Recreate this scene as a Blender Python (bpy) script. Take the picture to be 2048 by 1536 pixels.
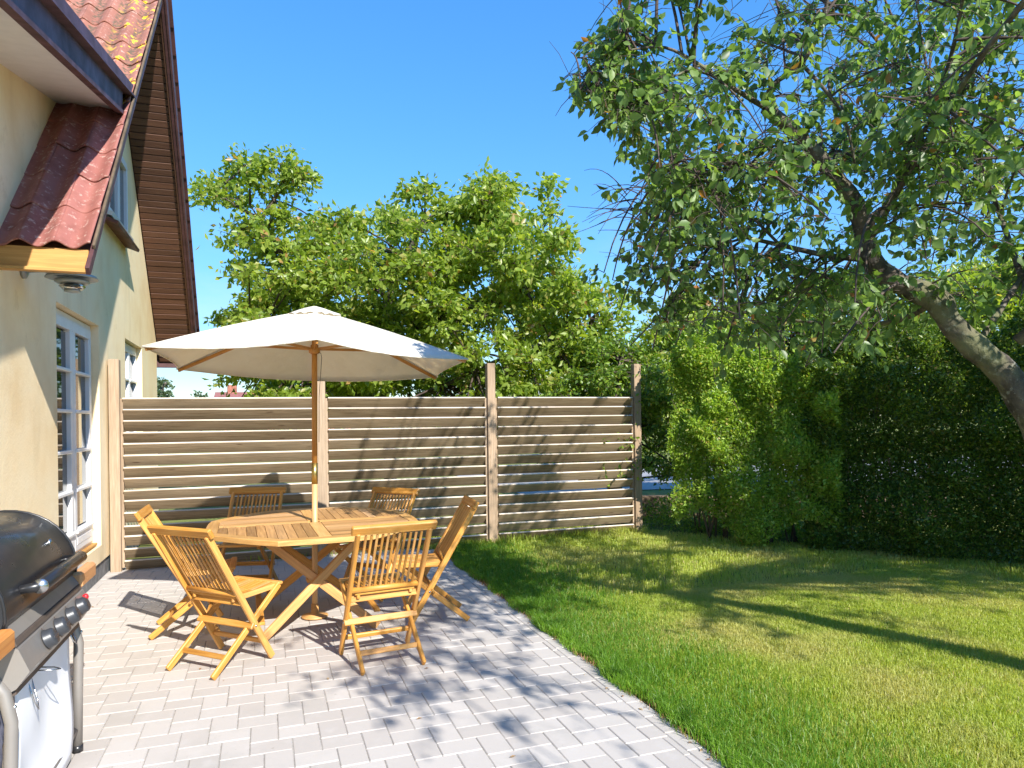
import bpy, math, random
import numpy as np
from math import sin, cos, tan, pi, radians, atan2, sqrt, hypot, floor
from mathutils import Vector, Matrix, Euler

for o in list(bpy.data.objects): bpy.data.objects.remove(o, do_unlink=True)
S = bpy.context.scene
COL = S.collection
rnd = random.Random(7)
rng = np.random.default_rng(11)

# ------------------------------------------------------------------ camera
FPX = 1400.0; YAW = math.atan(494 / FPX); ROLL = .0125; CX, CY = 1024.0, 838.0
CAM = np.array([0, 0, 1.51])
_F = np.array([sin(YAW), cos(YAW), 0.]); _R0 = np.array([cos(YAW), -sin(YAW), 0.]); _U0 = np.array([0, 0, 1.])
_R = _R0 * cos(ROLL) - _U0 * sin(ROLL); _U = _U0 * cos(ROLL) + _R0 * sin(ROLL)
cd = bpy.data.cameras.new('camera'); cam = bpy.data.objects.new('camera', cd); COL.objects.link(cam)
cd.sensor_width = 36; cd.lens = 36 * FPX / 2048; cd.shift_y = (CY - 768) / 2048
cd.clip_start = .05; cd.clip_end = 3000
M = Matrix(((_R[0], _U[0], -_F[0], CAM[0]), (_R[1], _U[1], -_F[1], CAM[1]), (_R[2], _U[2], -_F[2], CAM[2]), (0, 0, 0, 1)))
cam.matrix_world = M
S.camera = cam
def at(u, v, d):                      # survey helper: point seen in direction (u,v) at forward distance d
    return CAM + (_F + _R * (u - CX) / FPX + _U * (CY - v) / FPX) * d

# ------------------------------------------------------------------ light
SUN_EL = radians(35.5); SUN_AZ = radians(165)        # azimuth clockwise from +y
SUN = np.array([sin(SUN_AZ) * cos(SUN_EL), cos(SUN_AZ) * cos(SUN_EL), sin(SUN_EL)])
W = bpy.data.worlds.new('World'); S.world = W; W.use_nodes = True
nt = W.node_tree; nt.nodes.clear()
wo = nt.nodes.new('ShaderNodeOutputWorld'); bg = nt.nodes.new('ShaderNodeBackground')
sky = nt.nodes.new('ShaderNodeTexSky'); sky.sky_type = 'NISHITA'; sky.sun_disc = False
sky.sun_elevation = SUN_EL; sky.sun_rotation = SUN_AZ
sky.air_density = .85; sky.dust_density = .0; sky.ozone_density = 2.6; sky.altitude = 50
hsv = nt.nodes.new('ShaderNodeHueSaturation'); hsv.inputs['Saturation'].default_value = 1.27; hsv.inputs['Value'].default_value = 1.0
bw = nt.nodes.new('ShaderNodeRGBToBW'); v1 = nt.nodes.new('ShaderNodeMath'); v1.operation = 'MULTIPLY_ADD'; v1.inputs[1].default_value = .30; v1.inputs[2].default_value = 1
v2 = nt.nodes.new('ShaderNodeMath'); v2.operation = 'DIVIDE'; v2.inputs[0].default_value = 1.27; v3 = nt.nodes.new('ShaderNodeVectorMath'); v3.operation = 'SCALE'
nt.links.new(sky.outputs[0], bw.inputs[0]); nt.links.new(bw.outputs[0], v1.inputs[0]); nt.links.new(v1.outputs[0], v2.inputs[1]); nt.links.new(sky.outputs[0], v3.inputs[0]); nt.links.new(v2.outputs[0], v3.inputs['Scale'])
nt.links.new(v3.outputs[0], hsv.inputs['Color'])
# thin cirrus streaks
tc = nt.nodes.new('ShaderNodeTexCoord'); mp = nt.nodes.new('ShaderNodeMapping'); mp.inputs['Scale'].default_value = (2.2, 2.2, 9); mp.inputs['Rotation'].default_value = (.2, .35, .4)
nz = nt.nodes.new('ShaderNodeTexNoise'); nz.inputs['Scale'].default_value = 1.6; nz.inputs['Detail'].default_value = 9; nz.inputs['Roughness'].default_value = .62
cr = nt.nodes.new('ShaderNodeMapRange'); cr.inputs['From Min'].default_value = .48; cr.inputs['From Max'].default_value = .74; cr.inputs['To Max'].default_value = .4
mixs = nt.nodes.new('ShaderNodeMixRGB'); mixs.inputs['Color2'].default_value = (2.1, 2.5, 2.75, 1)
nt.links.new(tc.outputs['Generated'], mp.inputs['Vector']); nt.links.new(mp.outputs[0], nz.inputs['Vector'])
sx = nt.nodes.new('ShaderNodeSeparateXYZ'); lowm = nt.nodes.new('ShaderNodeMapRange'); lowm.inputs['From Min'].default_value = .10; lowm.inputs['From Max'].default_value = .30; lowm.inputs['To Min'].default_value = 1; lowm.inputs['To Max'].default_value = 0
mm_ = nt.nodes.new('ShaderNodeMath'); mm_.operation = 'MULTIPLY'
nt.links.new(tc.outputs['Generated'], sx.inputs[0]); nt.links.new(sx.outputs[2], lowm.inputs[0])
nt.links.new(nz.outputs['Fac'], cr.inputs['Value']); nt.links.new(cr.outputs[0], mm_.inputs[0]); nt.links.new(lowm.outputs[0], mm_.inputs[1]); nt.links.new(mm_.outputs[0], mixs.inputs['Fac'])
nt.links.new(hsv.outputs[0], mixs.inputs['Color1']); nt.links.new(mixs.outputs[0], bg.inputs['Color'])
bg.inputs['Strength'].default_value = .15
nt.links.new(bg.outputs[0], wo.inputs['Surface'])
sl = bpy.data.lights.new('sun', 'SUN'); sl.energy = 3.5; sl.angle = radians(.53); sl.color = (1, .955, .88)
so = bpy.data.objects.new('sun', sl); COL.objects.link(so); so.location = (3, -8, 12)
so.rotation_euler = Vector(SUN).to_track_quat('Z', 'Y').to_euler()
S.view_settings.view_transform = 'Standard'; S.view_settings.look = 'None'
S.view_settings.exposure = 1.43; S.view_settings.gamma = 1; S.view_settings.use_curve_mapping = False
S.render.engine = 'CYCLES'
S.cycles.max_bounces = 7; S.cycles.diffuse_bounces = 4; S.cycles.transmission_bounces = 4; S.cycles.transparent_max_bounces = 6
S.cycles.use_denoising = True

# ------------------------------------------------------------------ materials
MATS = {}
class NG:
    def __init__(s, name):
        s.m = bpy.data.materials.new(name); s.m.use_nodes = True; s.t = s.m.node_tree; s.t.nodes.clear()
        s.o = s.n('ShaderNodeOutputMaterial'); s.b = s.n('ShaderNodeBsdfPrincipled'); s.l(s.b.outputs[0], s.o.inputs[0])
    def n(s, ty, **k):
        x = s.t.nodes.new(ty)
        for a, b in k.items():
            if a in x.inputs: x.inputs[a].default_value = b
            else: setattr(x, a, b)
        return x
    def l(s, a, b): s.t.links.new(a, b)
    def ramp(s, src, stops):
        r = s.n('ShaderNodeValToRGB'); e = r.color_ramp.elements
        while len(e) < len(stops): e.new(.5)
        for i, (p, c) in enumerate(stops): e[i].position = p; e[i].color = (*c, 1)
        s.l(src, r.inputs[0]); return r.outputs[0]
    def noise(s, vec, scale, detail=4, rough=.55, map_scale=None):
        if map_scale is not None:
            mp = s.n('ShaderNodeMapping'); mp.inputs['Scale'].default_value = map_scale; s.l(vec, mp.inputs[0]); vec = mp.outputs[0]
        x = s.n('ShaderNodeTexNoise'); x.inputs['Scale'].default_value = scale; x.inputs['Detail'].default_value = detail; x.inputs['Roughness'].default_value = rough
        s.l(vec, x.inputs['Vector']); return x.outputs['Fac']
    def obj(s): return s.n('ShaderNodeTexCoord').outputs['Object']
    def pos(s): return s.n('ShaderNodeNewGeometry').outputs['Position']
    def attr(s, a, vec=True):
        x = s.n('ShaderNodeAttribute'); x.attribute_name = a; return x.outputs['Vector' if vec else 'Fac']
    def mix(s, a, b, f, mode='MIX'):
        x = s.n('ShaderNodeMixRGB'); x.blend_type = mode
        for v, i in ((f, 0), (a, 1), (b, 2)):
            if hasattr(v, 'is_output'): s.l(v, x.inputs[i])
            else: x.inputs[i].default_value = v if i == 0 else (*v, 1)
        return x.outputs[0]
    def rand(s): return s.n('ShaderNodeObjectInfo').outputs['Random']
    def rng(s, v, a, b, c, d):
        x = s.n('ShaderNodeMapRange'); s.l(v, x.inputs[0])
        for i, q in enumerate((a, b, c, d)): x.inputs[i + 1].default_value = q
        return x.outputs[0]
    def bump(s, h, st, dist=.01):
        x = s.n('ShaderNodeBump'); x.inputs['Strength'].default_value = st; x.inputs['Distance'].default_value = dist
        s.l(h, x.inputs['Height']); s.l(x.outputs[0], s.b.inputs['Normal'])
    def base(s, c): 
        if hasattr(c, 'is_output'): s.l(c, s.b.inputs['Base Color'])
        else: s.b.inputs['Base Color'].default_value = (*c, 1)
    def rough(s, r):
        if hasattr(r, 'is_output'): s.l(r, s.b.inputs['Roughness'])
        else: s.b.inputs['Roughness'].default_value = r

def mat_wood(name, c1, c2, c3, rough=.5, gs=1.0, spec=.5, var=.25, knots=False):
    g = NG(name); v = g.attr('gr')
    n1 = g.noise(v, 3 * gs, 5, .6, (1.2, 22, 22)); n2 = g.noise(v, 8 * gs, 3, .5, (1, 60, 60)); n3 = g.noise(v, 1.3, 2, .5, (.8, 2, 2))
    c = g.ramp(n1, [(.32, c1), (.52, c2), (.7, c3)])
    c = g.mix(c, (c1[0] * .75, c1[1] * .7, c1[2] * .65), g.rng(n2, .58, .75, 0, .55))
    c = g.mix(c, g.mix(c, (.5, .47, .42), 1.0, 'MULTIPLY'), g.rng(n3, .45, .75, 0, .6))
    hv = g.n('ShaderNodeHueSaturation'); g.l(c, hv.inputs['Color'])
    g.l(g.rng(g.attr('pc', False), 0, 1, 1 - var, 1 + var), hv.inputs['Value'])
    c = hv.outputs[0]; gy_ = sum(c2) / 3; c = g.mix(c, (gy_ * 1.15, gy_ * 1.02, gy_ * .82), g.rng(g.attr('pc', False), .55, 1, 0, .28))
    if knots:
        vo = g.n('ShaderNodeTexVoronoi'); mp = g.n('ShaderNodeMapping'); mp.inputs['Scale'].default_value = (2.2, 9, 9); g.l(v, mp.inputs[0]); g.l(mp.outputs[0], vo.inputs['Vector']); vo.inputs['Scale'].default_value = .9
        c = g.mix(c, (c1[0] * .5, c1[1] * .4, c1[2] * .35), g.rng(vo.outputs['Distance'], .05, .1, .8, 0))
    g.base(c); g.rough(rough); g.b.inputs['Specular IOR Level'].default_value = spec
    g.bump(n1, .25, .002); MATS[name] = g.m; return g
mat_wood('teak', (.50, .215, .035), (.64, .30, .055), (.72, .40, .11), .48, var=.22)
mat_wood('teak_table', (.36, .19, .075), (.50, .27, .10), (.60, .36, .15), .5, var=.3)
mat_wood('teak_rim', (.52, .27, .08), (.64, .36, .12), (.70, .43, .17), .42, var=.1)
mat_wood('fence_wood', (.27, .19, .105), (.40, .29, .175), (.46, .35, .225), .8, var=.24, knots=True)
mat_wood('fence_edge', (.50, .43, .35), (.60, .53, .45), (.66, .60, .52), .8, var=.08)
mat_wood('post_wood', (.28, .19, .115), (.37, .26, .165), (.44, .325, .22), .75, var=.1, knots=True)
mat_wood('pine', (.42, .21, .055), (.52, .27, .07), (.57, .32, .095), .6, var=.1, knots=True)
mat_wood('soffit_wood', (.10, .04, .022), (.14, .06, .034), (.17, .078, .045), .65, var=.35)
mat_wood('handle_wood', (.60, .22, .05), (.70, .28, .07), (.74, .33, .09), .45, var=.05)
mat_wood('pole_wood', (.40, .17, .035), (.52, .24, .055), (.58, .29, .08), .4, var=.05)

def mat_plain(name, c, rough=.5, metal=0, nvar=.08, nscale=8, bump=0, spec=.5, coat=0):
    g = NG(name); v = g.obj(); n = g.noise(v, nscale, 5)
    g.base(g.mix(c, tuple(x * (1 - nvar * 2.5) for x in c), g.rng(n, .35, .7, 0, 1))); g.rough(g.rng(n, .3, .7, rough * .85, min(1, rough * 1.15)))
    g.b.inputs['Metallic'].default_value = metal; g.b.inputs['Specular IOR Level'].default_value = spec
    g.b.inputs['Coat Weight'].default_value = coat
    if bump: g.bump(n, bump, .004)
    MATS[name] = g.m; return g
mat_plain('white_paint', (.80, .80, .80), .35, nvar=.02)
mat_plain('soffit_white', (.74, .70, .66), .6, nvar=.03)
mat_plain('fascia', (.115, .05, .06), .6, nvar=.25, nscale=5)
mat_plain('barge', (.10, .04, .042), .6, nvar=.2)
mat_plain('dark_joint', (.40, .37, .33), .95, nvar=.2, nscale=40)
mat_plain('plinth', (.20, .20, .20), .9, nvar=.2, nscale=14, bump=.4)
mat_plain('soil', (.085, .06, .04), .95, nvar=.3, nscale=20, bump=.6)
mat_plain('asphalt', (.33, .32, .31), .9, nvar=.12, nscale=30, bump=.2)
mat_plain('grill_black', (.022, .022, .024), .3, nvar=.1, coat=.15)
mat_plain('grill_grey', (.30, .275, .25), .42, metal=.35, nvar=.05)
mat_plain('grill_shelf', (.50, .49, .47), .4, metal=.3, nvar=.05)
mat_plain('grill_dark', (.11, .085, .07), .5, nvar=.1)
mat_plain('knob', (.045, .048, .055), .35, nvar=.05)
mat_plain('steel', (.6, .6, .6), .25, metal=1, nvar=.05)
mat_plain('red_plastic', (.7, .02, .03), .4, nvar=.02)
mat_plain('grey_cloth', (.13, .13, .18), .9, nvar=.1)
mat_plain('galvanised', (.36, .39, .39), .4, metal=.5, nvar=.12)
mat_plain('brass', (.55, .42, .15), .35, metal=1, nvar=.1)
mat_plain('brown_sill', (.20, .06, .04), .5, nvar=.15)
mat_plain('curtain', (.62, .55, .45), .9, nvar=.15, nscale=3)
mat_plain('interior', (.10, .08, .07), .9, nvar=.1)
mat_plain('cord', (.04, .04, .04), .7, nvar=.05)
mat_plain('wall_brown', (.16, .11, .07), .95, nvar=.2)
mat_plain('brick_red', (.38, .14, .09), .8, nvar=.2)
mat_plain('render_pale', (.6, .55, .48), .85, nvar=.1)

g = NG('wall'); v = g.pos(); n1 = g.noise(v, 1.1, 6, .62); n2 = g.noise(v, 60, 3); n3 = g.noise(v, 2.5, 3, .5, (1, 1, .35))
c = g.ramp(n1, [(.33, (.84, .63, .35)), (.5, (.92, .74, .46)), (.68, (.93, .79, .53))])
c = g.mix(c, (.62, .47, .26), g.rng(n3, .58, .75, 0, .45)); nst = g.noise(v, 1, 5, .65, (7, 7, .5)); c = g.mix(c, (.64, .48, .30), g.rng(nst, .58, .76, 0, .3)); ncr = g.noise(v, 3.2, 8, .7); c = g.mix(c, (.70, .52, .28), g.rng(ncr, .60, .66, 0, .35)); g.base(c); g.rough(.9)
n4 = g.noise(v, 9, 4); g.bump(g.mix(n2, n4, .6), .6, .006); MATS['wall'] = g.m

g = NG('glass'); g.base((.03, .045, .05)); g.rough(.03); g.b.inputs['Specular IOR Level'].default_value = 1.0; g.b.inputs['Transmission Weight'].default_value = .55
MATS['glass'] = g.m
g = NG('white_cloth'); v = g.obj(); g.base((.84, .84, .85)); g.rough(.7); g.bump(g.noise(v, 3, 2, .4, (1, 1, .6)), .35, .05); MATS['white_cloth'] = g.m

# paver: pale grey concrete
g = NG('paver'); v = g.pos(); n1 = g.noise(v, 220, 2); n2 = g.noise(v, 2.0, 5, .6); n3 = g.noise(v, 9, 4, .6)
r = g.rand(); c = g.ramp(r, [(0, (.41, .372, .338)), (.5, (.442, .405, .37)), (1, (.475, .438, .402))])
c = g.mix(c, (.32, .305, .275), g.rng(n2, .52, .78, 0, .5)); c = g.mix(c, (.50, .47, .445), g.rng(n3, .55, .75, 0, .4))
c = g.mix(c, (.33, .31, .29), g.rng(n1, .6, .8, 0, .5)); n5 = g.noise(v, 5, 6, .7); c = g.mix(c, (.30, .29, .22), g.rng(n5, .60, .72, 0, .35)); n6 = g.noise(v, 38, 2); c = g.mix(c, (.25, .22, .18), g.rng(n6, .70, .76, 0, .5)); g.base(c); g.rough(.9); g.bump(g.mix(n1, n3, .4), .25, .003); MATS['paver'] = g.m

# red corrugated tile with weathering and lichen
def tilemat(name, c1, c2, lich):
    g = NG(name); v = g.pos(); n1 = g.noise(v, 5, 6, .65); n2 = g.noise(v, 26, 5, .65); n3 = g.noise(v, 3.3, 4, .6); r = g.rand()
    c = g.mix(g.mix(c1, c2, r), tuple(x * .6 for x in c1), g.rng(n1, .5, .75, 0, .8))
    c = g.mix(c, (.55, .40, .34), g.rng(n2, .56, .70, 0, .8))
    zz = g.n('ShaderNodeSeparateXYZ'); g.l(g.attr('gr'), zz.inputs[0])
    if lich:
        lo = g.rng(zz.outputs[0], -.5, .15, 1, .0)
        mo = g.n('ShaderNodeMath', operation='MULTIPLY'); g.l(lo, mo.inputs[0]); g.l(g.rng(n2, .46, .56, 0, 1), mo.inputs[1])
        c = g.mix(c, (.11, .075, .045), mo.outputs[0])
        xx = g.n('ShaderNodeSeparateXYZ'); g.l(v, xx.inputs[0])
        mo2 = g.n('ShaderNodeMath', operation='MULTIPLY'); g.l(g.rng(xx.outputs[0], -1.35, -1.2, 0, 1), mo2.inputs[0]); g.l(g.rng(g.noise(v, 11, 4, .6), .56, .6, 0, 1), mo2.inputs[1])
        c = g.mix(c, (.75, .47, .03), mo2.outputs[0])
    g.base(c); g.rough(g.rng(n1, .3, .7, .7 if lich else .6, .95)); g.bump(n2, .3, .004); MATS[name] = g.m
tilemat('tile_upper', (.27, .105, .07), (.32, .135, .095), True)
tilemat('tile_lower', (.25, .085, .070), (.31, .12, .098), False)

# canvas
g = NG('canvas'); v = g.obj(); n = g.noise(v, 300, 1); n2 = g.noise(v, 5, 3, .5)
g.base(g.mix((.86, .84, .77), (.81, .78, .70), g.rng(n2, .4, .7, 0, 1))); g.rough(.95); g.bump(g.mix(n2, g.noise(v, 14, 3, .5), .35), .8, .03)
tr = g.n('ShaderNodeBsdfTranslucent'); tr.inputs[0].default_value = (.78, .68, .50, 1); mx = g.n('ShaderNodeMixShader'); mx.inputs[0].default_value = .34
g.l(g.b.outputs[0], mx.inputs[1]); g.l(tr.outputs[0], mx.inputs[2]); g.l(mx.outputs[0], g.o.inputs[0]); MATS['canvas'] = g.m

def mat_leaf(name, stops, tcol, tf=.35, rough=.45, patch=None):
    g = NG(name); a = g.attr('lc', False); c = g.ramp(a, stops)
    if patch:
        n = g.noise(g.pos(), patch[0], 4, .6); c = g.mix(c, patch[1], g.rng(n, .45, .65, 0, patch[2]))
    g.base(c); g.rough(rough); g.b.inputs['Specular IOR Level'].default_value = .5
    tr = g.n('ShaderNodeBsdfTranslucent'); g.l(g.mix(c, tcol, 1.0, 'MULTIPLY'), tr.inputs[0]); mx = g.n('ShaderNodeMixShader'); mx.inputs[0].default_value = tf
    g.l(g.b.outputs[0], mx.inputs[1]); g.l(tr.outputs[0], mx.inputs[2]); g.l(mx.outputs[0], g.o.inputs[0]); MATS[name] = g.m
mat_leaf('leaf_cherry', [(0, (.07, .12, .035)), (.5, (.125, .21, .055)), (.94, (.21, .31, .08)), (.98, (.20, .24, .06)), (1, (.42, .11, .03))], (2.0, 2.0, .9), .45, .42)
mat_leaf('leaf_walnut', [(0, (.13, .20, .025)), (.5, (.22, .31, .045)), (.9, (.32, .39, .08)), (.975, (.36, .35, .10)), (1, (.40, .20, .08))], (2.1, 2.0, .7), .48, .38)
mat_leaf('leaf_hedge', [(0, (.055, .11, .015)), (.5, (.12, .21, .025)), (.9, (.24, .35, .04)), (1, (.30, .26, .06))], (2.0, 1.9, .7), .38, .38)
mat_leaf('leaf_bush', [(0, (.12, .21, .025)), (.5, (.25, .38, .05)), (.9, (.38, .50, .09)), (1, (.38, .30, .10))], (2.0, 1.9, .7), .42, .38)
mat_leaf('leaf_darkhedge', [(0, (.04, .085, .014)), (.5, (.085, .155, .022)), (.9, (.19, .29, .035)), (1, (.22, .17, .06))], (2.0, 1.9, .7), .36, .42)
mat_leaf('leaf_far', [(0, (.05, .08, .03)), (1, (.09, .13, .05))], (1.5, 1.5, .8), .3, .6)
mat_leaf('grass', [(0, (.24, .32, .035)), (.45, (.38, .46, .065)), (.8, (.46, .50, .12)), (.93, (.52, .47, .19)), (1, (.60, .48, .27))], (1.7, 1.6, .7), .42, .5, patch=(1.1, (.52, .46, .20), .6))
mat_leaf('lush_grass', [(0, (.10, .22, .02)), (.5, (.22, .39, .035)), (1, (.34, .48, .07))], (1.7, 1.7, .6), .45, .45)
mat_leaf('dry_grass', [(0, (.30, .15, .06)), (.6, (.42, .26, .12)), (1, (.50, .38, .22))], (1.3, 1.2, 1), .25, .8)
g = NG('lawn_soil'); v = g.pos(); c = g.ramp(g.noise(v, 30, 5), [(.3, (.09, .10, .03)), (.55, (.18, .20, .05)), (.75, (.27, .24, .10))]); g.base(c); g.rough(1); g.b.inputs['Specular IOR Level'].default_value = .1; MATS['lawn_soil'] = g.m
g = NG('bark'); v = g.obj(); n1 = g.noise(v, 9, 6, .65, (1, 1, .6)); n2 = g.noise(v, 28, 4, .6)
c = g.ramp(n1, [(.35, (.03, .025, .02)), (.52, (.10, .08, .06)), (.7, (.17, .14, .10))]); c = g.mix(c, (.33, .33, .28), g.rng(n2, .58, .68, 0, .6)); c = g.mix(c, (.16, .17, .07), g.rng(g.noise(v, 3.5, 3), .5, .65, 0, .6))
g.base(c); g.rough(.95); g.bump(g.mix(n1, n2, .5), 1.0, .02); MATS['bark'] = g.m
mat_plain('twig', (.10, .07, .055), .85, nvar=.25, nscale=4)
mat_plain('stem', (.17, .12, .075), .9, nvar=.25, nscale=6)

# ------------------------------------------------------------------ mesh helpers
def tagit(o, label=None, cat=None, group=None, kind=None):
    if label: o['label'] = label
    if cat: o['category'] = cat
    if group: o['group'] = group
    if kind: o['kind'] = kind
    return o
def link(o, parent=None):
    COL.objects.link(o)
    if parent: o.parent = parent
    return o
def empty(name, loc=(0, 0, 0), rz=0, parent=None):
    o = bpy.data.objects.new(name, None); o.location = loc; o.rotation_euler = (0, 0, rz); o.empty_display_size = .1
    return link(o, parent)
def cbox_geo(sx, sy, sz, e):
    e = min(e, sx * .45, sy * .45, sz * .45); h = (sx, sy, sz); V = []; idx = {}
    for i in (-1, 1):
        for j in (-1, 1):
            for k in (-1, 1):
                for a in range(3):
                    p = [i * (sx - e), j * (sy - e), k * (sz - e)]; p[a] = (i, j, k)[a] * h[a]
                    idx[a, i, j, k] = len(V); V.append(p)
    Fs = []
    def add(ids):
        P = [np.array(V[q]) for q in ids]; c = sum(P) / len(P); nn = np.cross(P[1] - P[0], P[2] - P[1])
        Fs.append(ids if nn @ c > 0 else ids[::-1])
    sg = (-1, 1)
    for a in range(3):
        b, c = (a + 1) % 3, (a + 2) % 3
        for s in sg:
            ids = []
            for (t, u) in ((-1, -1), (1, -1), (1, 1), (-1, 1)):
                q = [0, 0, 0]; q[a] = s; q[b] = t; q[c] = u; ids.append(idx[(a, *q)])
            add(ids)
        for t in sg:
            for u in sg:
                q1 = [0, 0, 0]; q2 = [0, 0, 0]
                q1[a] = -1; q2[a] = 1
                for q in (q1, q2): q[b] = t; q[c] = u
                add([idx[(b, *q1)], idx[(b, *q2)], idx[(c, *q2)], idx[(c, *q1)]])
    for i in sg:
        for j in sg:
            for k in sg: add([idx[a, i, j, k] for a in range(3)])
    return V, Fs
class MB:
    def __init__(s): s.v = []; s.f = []; s.g = []; s.c = []; s.smooth = []
    def _add(s, V, F, G, sm=False):
        b = len(s.v); s.v += [tuple(p) for p in V]; s.g += [tuple(p) for p in G]; pc = rnd.random()
        s.c += [pc] * len(V); s.f += [[b + i for i in f] for f in F]; s.smooth += [sm] * len(F)
    def box(s, c, size, e=.002, rot=None, ax=0):
        V, F = cbox_geo(size[0] / 2, size[1] / 2, size[2] / 2, e); o = np.array([rnd.uniform(0, 50) for _ in range(3)])
        V = np.array(V); G = np.roll(V, -ax, axis=1) + o
        if rot is not None: V = V @ np.array(rot).T
        s._add(V + np.array(c), F, G); return s
    def board(s, p, q, w, t, e=.003, up=(0, 0, 1), ext=0):
        p = np.array(p, float); q = np.array(q, float); d = q - p; L = np.linalg.norm(d); d /= L
        u = np.array(up, float); y = np.cross(u, d); y /= np.linalg.norm(y); z = np.cross(d, y)   # w along y, t along z
        return s.box((p + q) / 2, (L + 2 * ext, w, t), e, np.stack([d, y, z], 1))
    def tube(s, pts, rad, n=8, cap=True, sm=True):
        P = [np.array(p, float) for p in pts]; R = rad if hasattr(rad, '__len__') else [rad] * len(P); V = []; G = []; F = []
        up = np.array([.13, .21, .97]); o = rnd.uniform(0, 40); Lc = 0
        for i, p in enumerate(P):
            d = P[min(i + 1, len(P) - 1)] - P[max(i - 1, 0)]; d = d / (np.linalg.norm(d) + 1e-9)
            a = np.cross(up, d)
            if np.linalg.norm(a) < .05: a = np.cross(np.array([1., 0, 0]), d)
            a /= np.linalg.norm(a); b = np.cross(d, a); up = b if i > 0 else up
            if i: Lc += np.linalg.norm(p - P[i - 1])
            for k in range(n):
                t = 2 * pi * k / n; V.append(p + (a * cos(t) + b * sin(t)) * R[i]); G.append((Lc + o, R[i] * cos(t), R[i] * sin(t)))
        for i in range(len(P) - 1):
            for k in range(n):
                k2 = (k + 1) % n; F.append([i * n + k, i * n + k2, (i + 1) * n + k2, (i + 1) * n + k])
        if cap: F.append(list(range(n))[::-1]); F.append([(len(P) - 1) * n + k for k in range(n)])
        s._add(V, F, G, sm); return s
    def lathe(s, c, prof, n=24, axis='z', sm=True):
        V = []; F = []; c = np.array(c, float)
        for r, z in prof:
            for k in range(n):
                t = 2 * pi * k / n; p = (r * cos(t), r * sin(t), z)
                if axis == 'x': p = (z, r * cos(t), r * sin(t))
                if axis == 'y': p = (r * sin(t), z, r * cos(t))
                V.append(c + np.array(p))
        m = len(prof)
        for i in range(m - 1):
            for k in range(n):
                k2 = (k + 1) % n; F.append([i * n + k, i * n + k2, (i + 1) * n + k2, (i + 1) * n + k])
        F.append(list(range(n))[::-1]); F.append([(m - 1) * n + k for k in range(n)])
        s._add(V, F, V, sm); return s
    def poly(s, pts, G=None):
        s._add(pts, [list(range(len(pts)))], G or pts); return s
    def prism(s, pts, vec):
        n = len(pts); A = [np.array(p, float) for p in pts]; B = [a + np.array(vec, float) for a in A]
        F = [list(range(n)), [n + i for i in range(n)][::-1]] + [[i, n + i, n + (i + 1) % n, (i + 1) % n] for i in range(n)]
        s._add(A + B, F, A + B); return s
    def quads(s, V, F, G=None, sm=True): s._add(V, F, G if G is not None else V, sm); return s
    def mesh(s, name, mat):
        me = bpy.data.meshes.new(name); me.from_pydata(s.v, [], s.f); me.materials.append(MATS[mat])
        a = me.attributes.new('gr', 'FLOAT_VECTOR', 'POINT'); a.data.foreach_set('vector', np.array(s.g, 'f').ravel())
        a = me.attributes.new('pc', 'FLOAT', 'POINT'); a.data.foreach_set('value', np.array(s.c, 'f'))
        me.polygons.foreach_set('use_smooth', s.smooth); me.update(); return me
    def obj(s, name, mat, parent=None, fix=False):
        me = s.mesh(name, mat)
        if fix:
            import bmesh
            bm = bmesh.new(); bm.from_mesh(me); bmesh.ops.recalc_face_normals(bm, faces=bm.faces); bm.to_mesh(me); bm.free()
        return link(bpy.data.objects.new(name, me), parent)
def share(me, name, parent, loc=(0, 0, 0), rot=(0, 0, 0)):
    o = bpy.data.objects.new(name, me); o.location = loc; o.rotation_euler = rot; return link(o, parent)
def copy_tree(o, parent=None):
    c = o.copy(); COL.objects.link(c); c.parent = parent
    for ch in [x for x in bpy.data.objects if x.parent == o and x is not c]: copy_tree(ch, c)
    return c
def fast_mesh(name, V, F, mat, lc=None, smooth=False):
    """V (n,3), F (m,k) all polygons of the same size"""
    me = bpy.data.meshes.new(name); m, k = F.shape
    me.vertices.add(len(V)); me.vertices.foreach_set('co', V.astype('f').ravel())
    me.loops.add(m * k); me.loops.foreach_set('vertex_index', F.astype('i').ravel())
    me.polygons.add(m); me.polygons.foreach_set('loop_start', np.arange(0, m * k, k, dtype='i')); me.polygons.foreach_set('loop_total', np.full(m, k, 'i'))
    if smooth: me.polygons.foreach_set('use_smooth', np.ones(m, bool))
    me.materials.append(MATS[mat])
    if lc is not None:
        a = me.attributes.new('lc', 'FLOAT', 'POINT'); a.data.foreach_set('value', lc.astype('f'))
    me.update(calc_edges=True); return me

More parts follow.
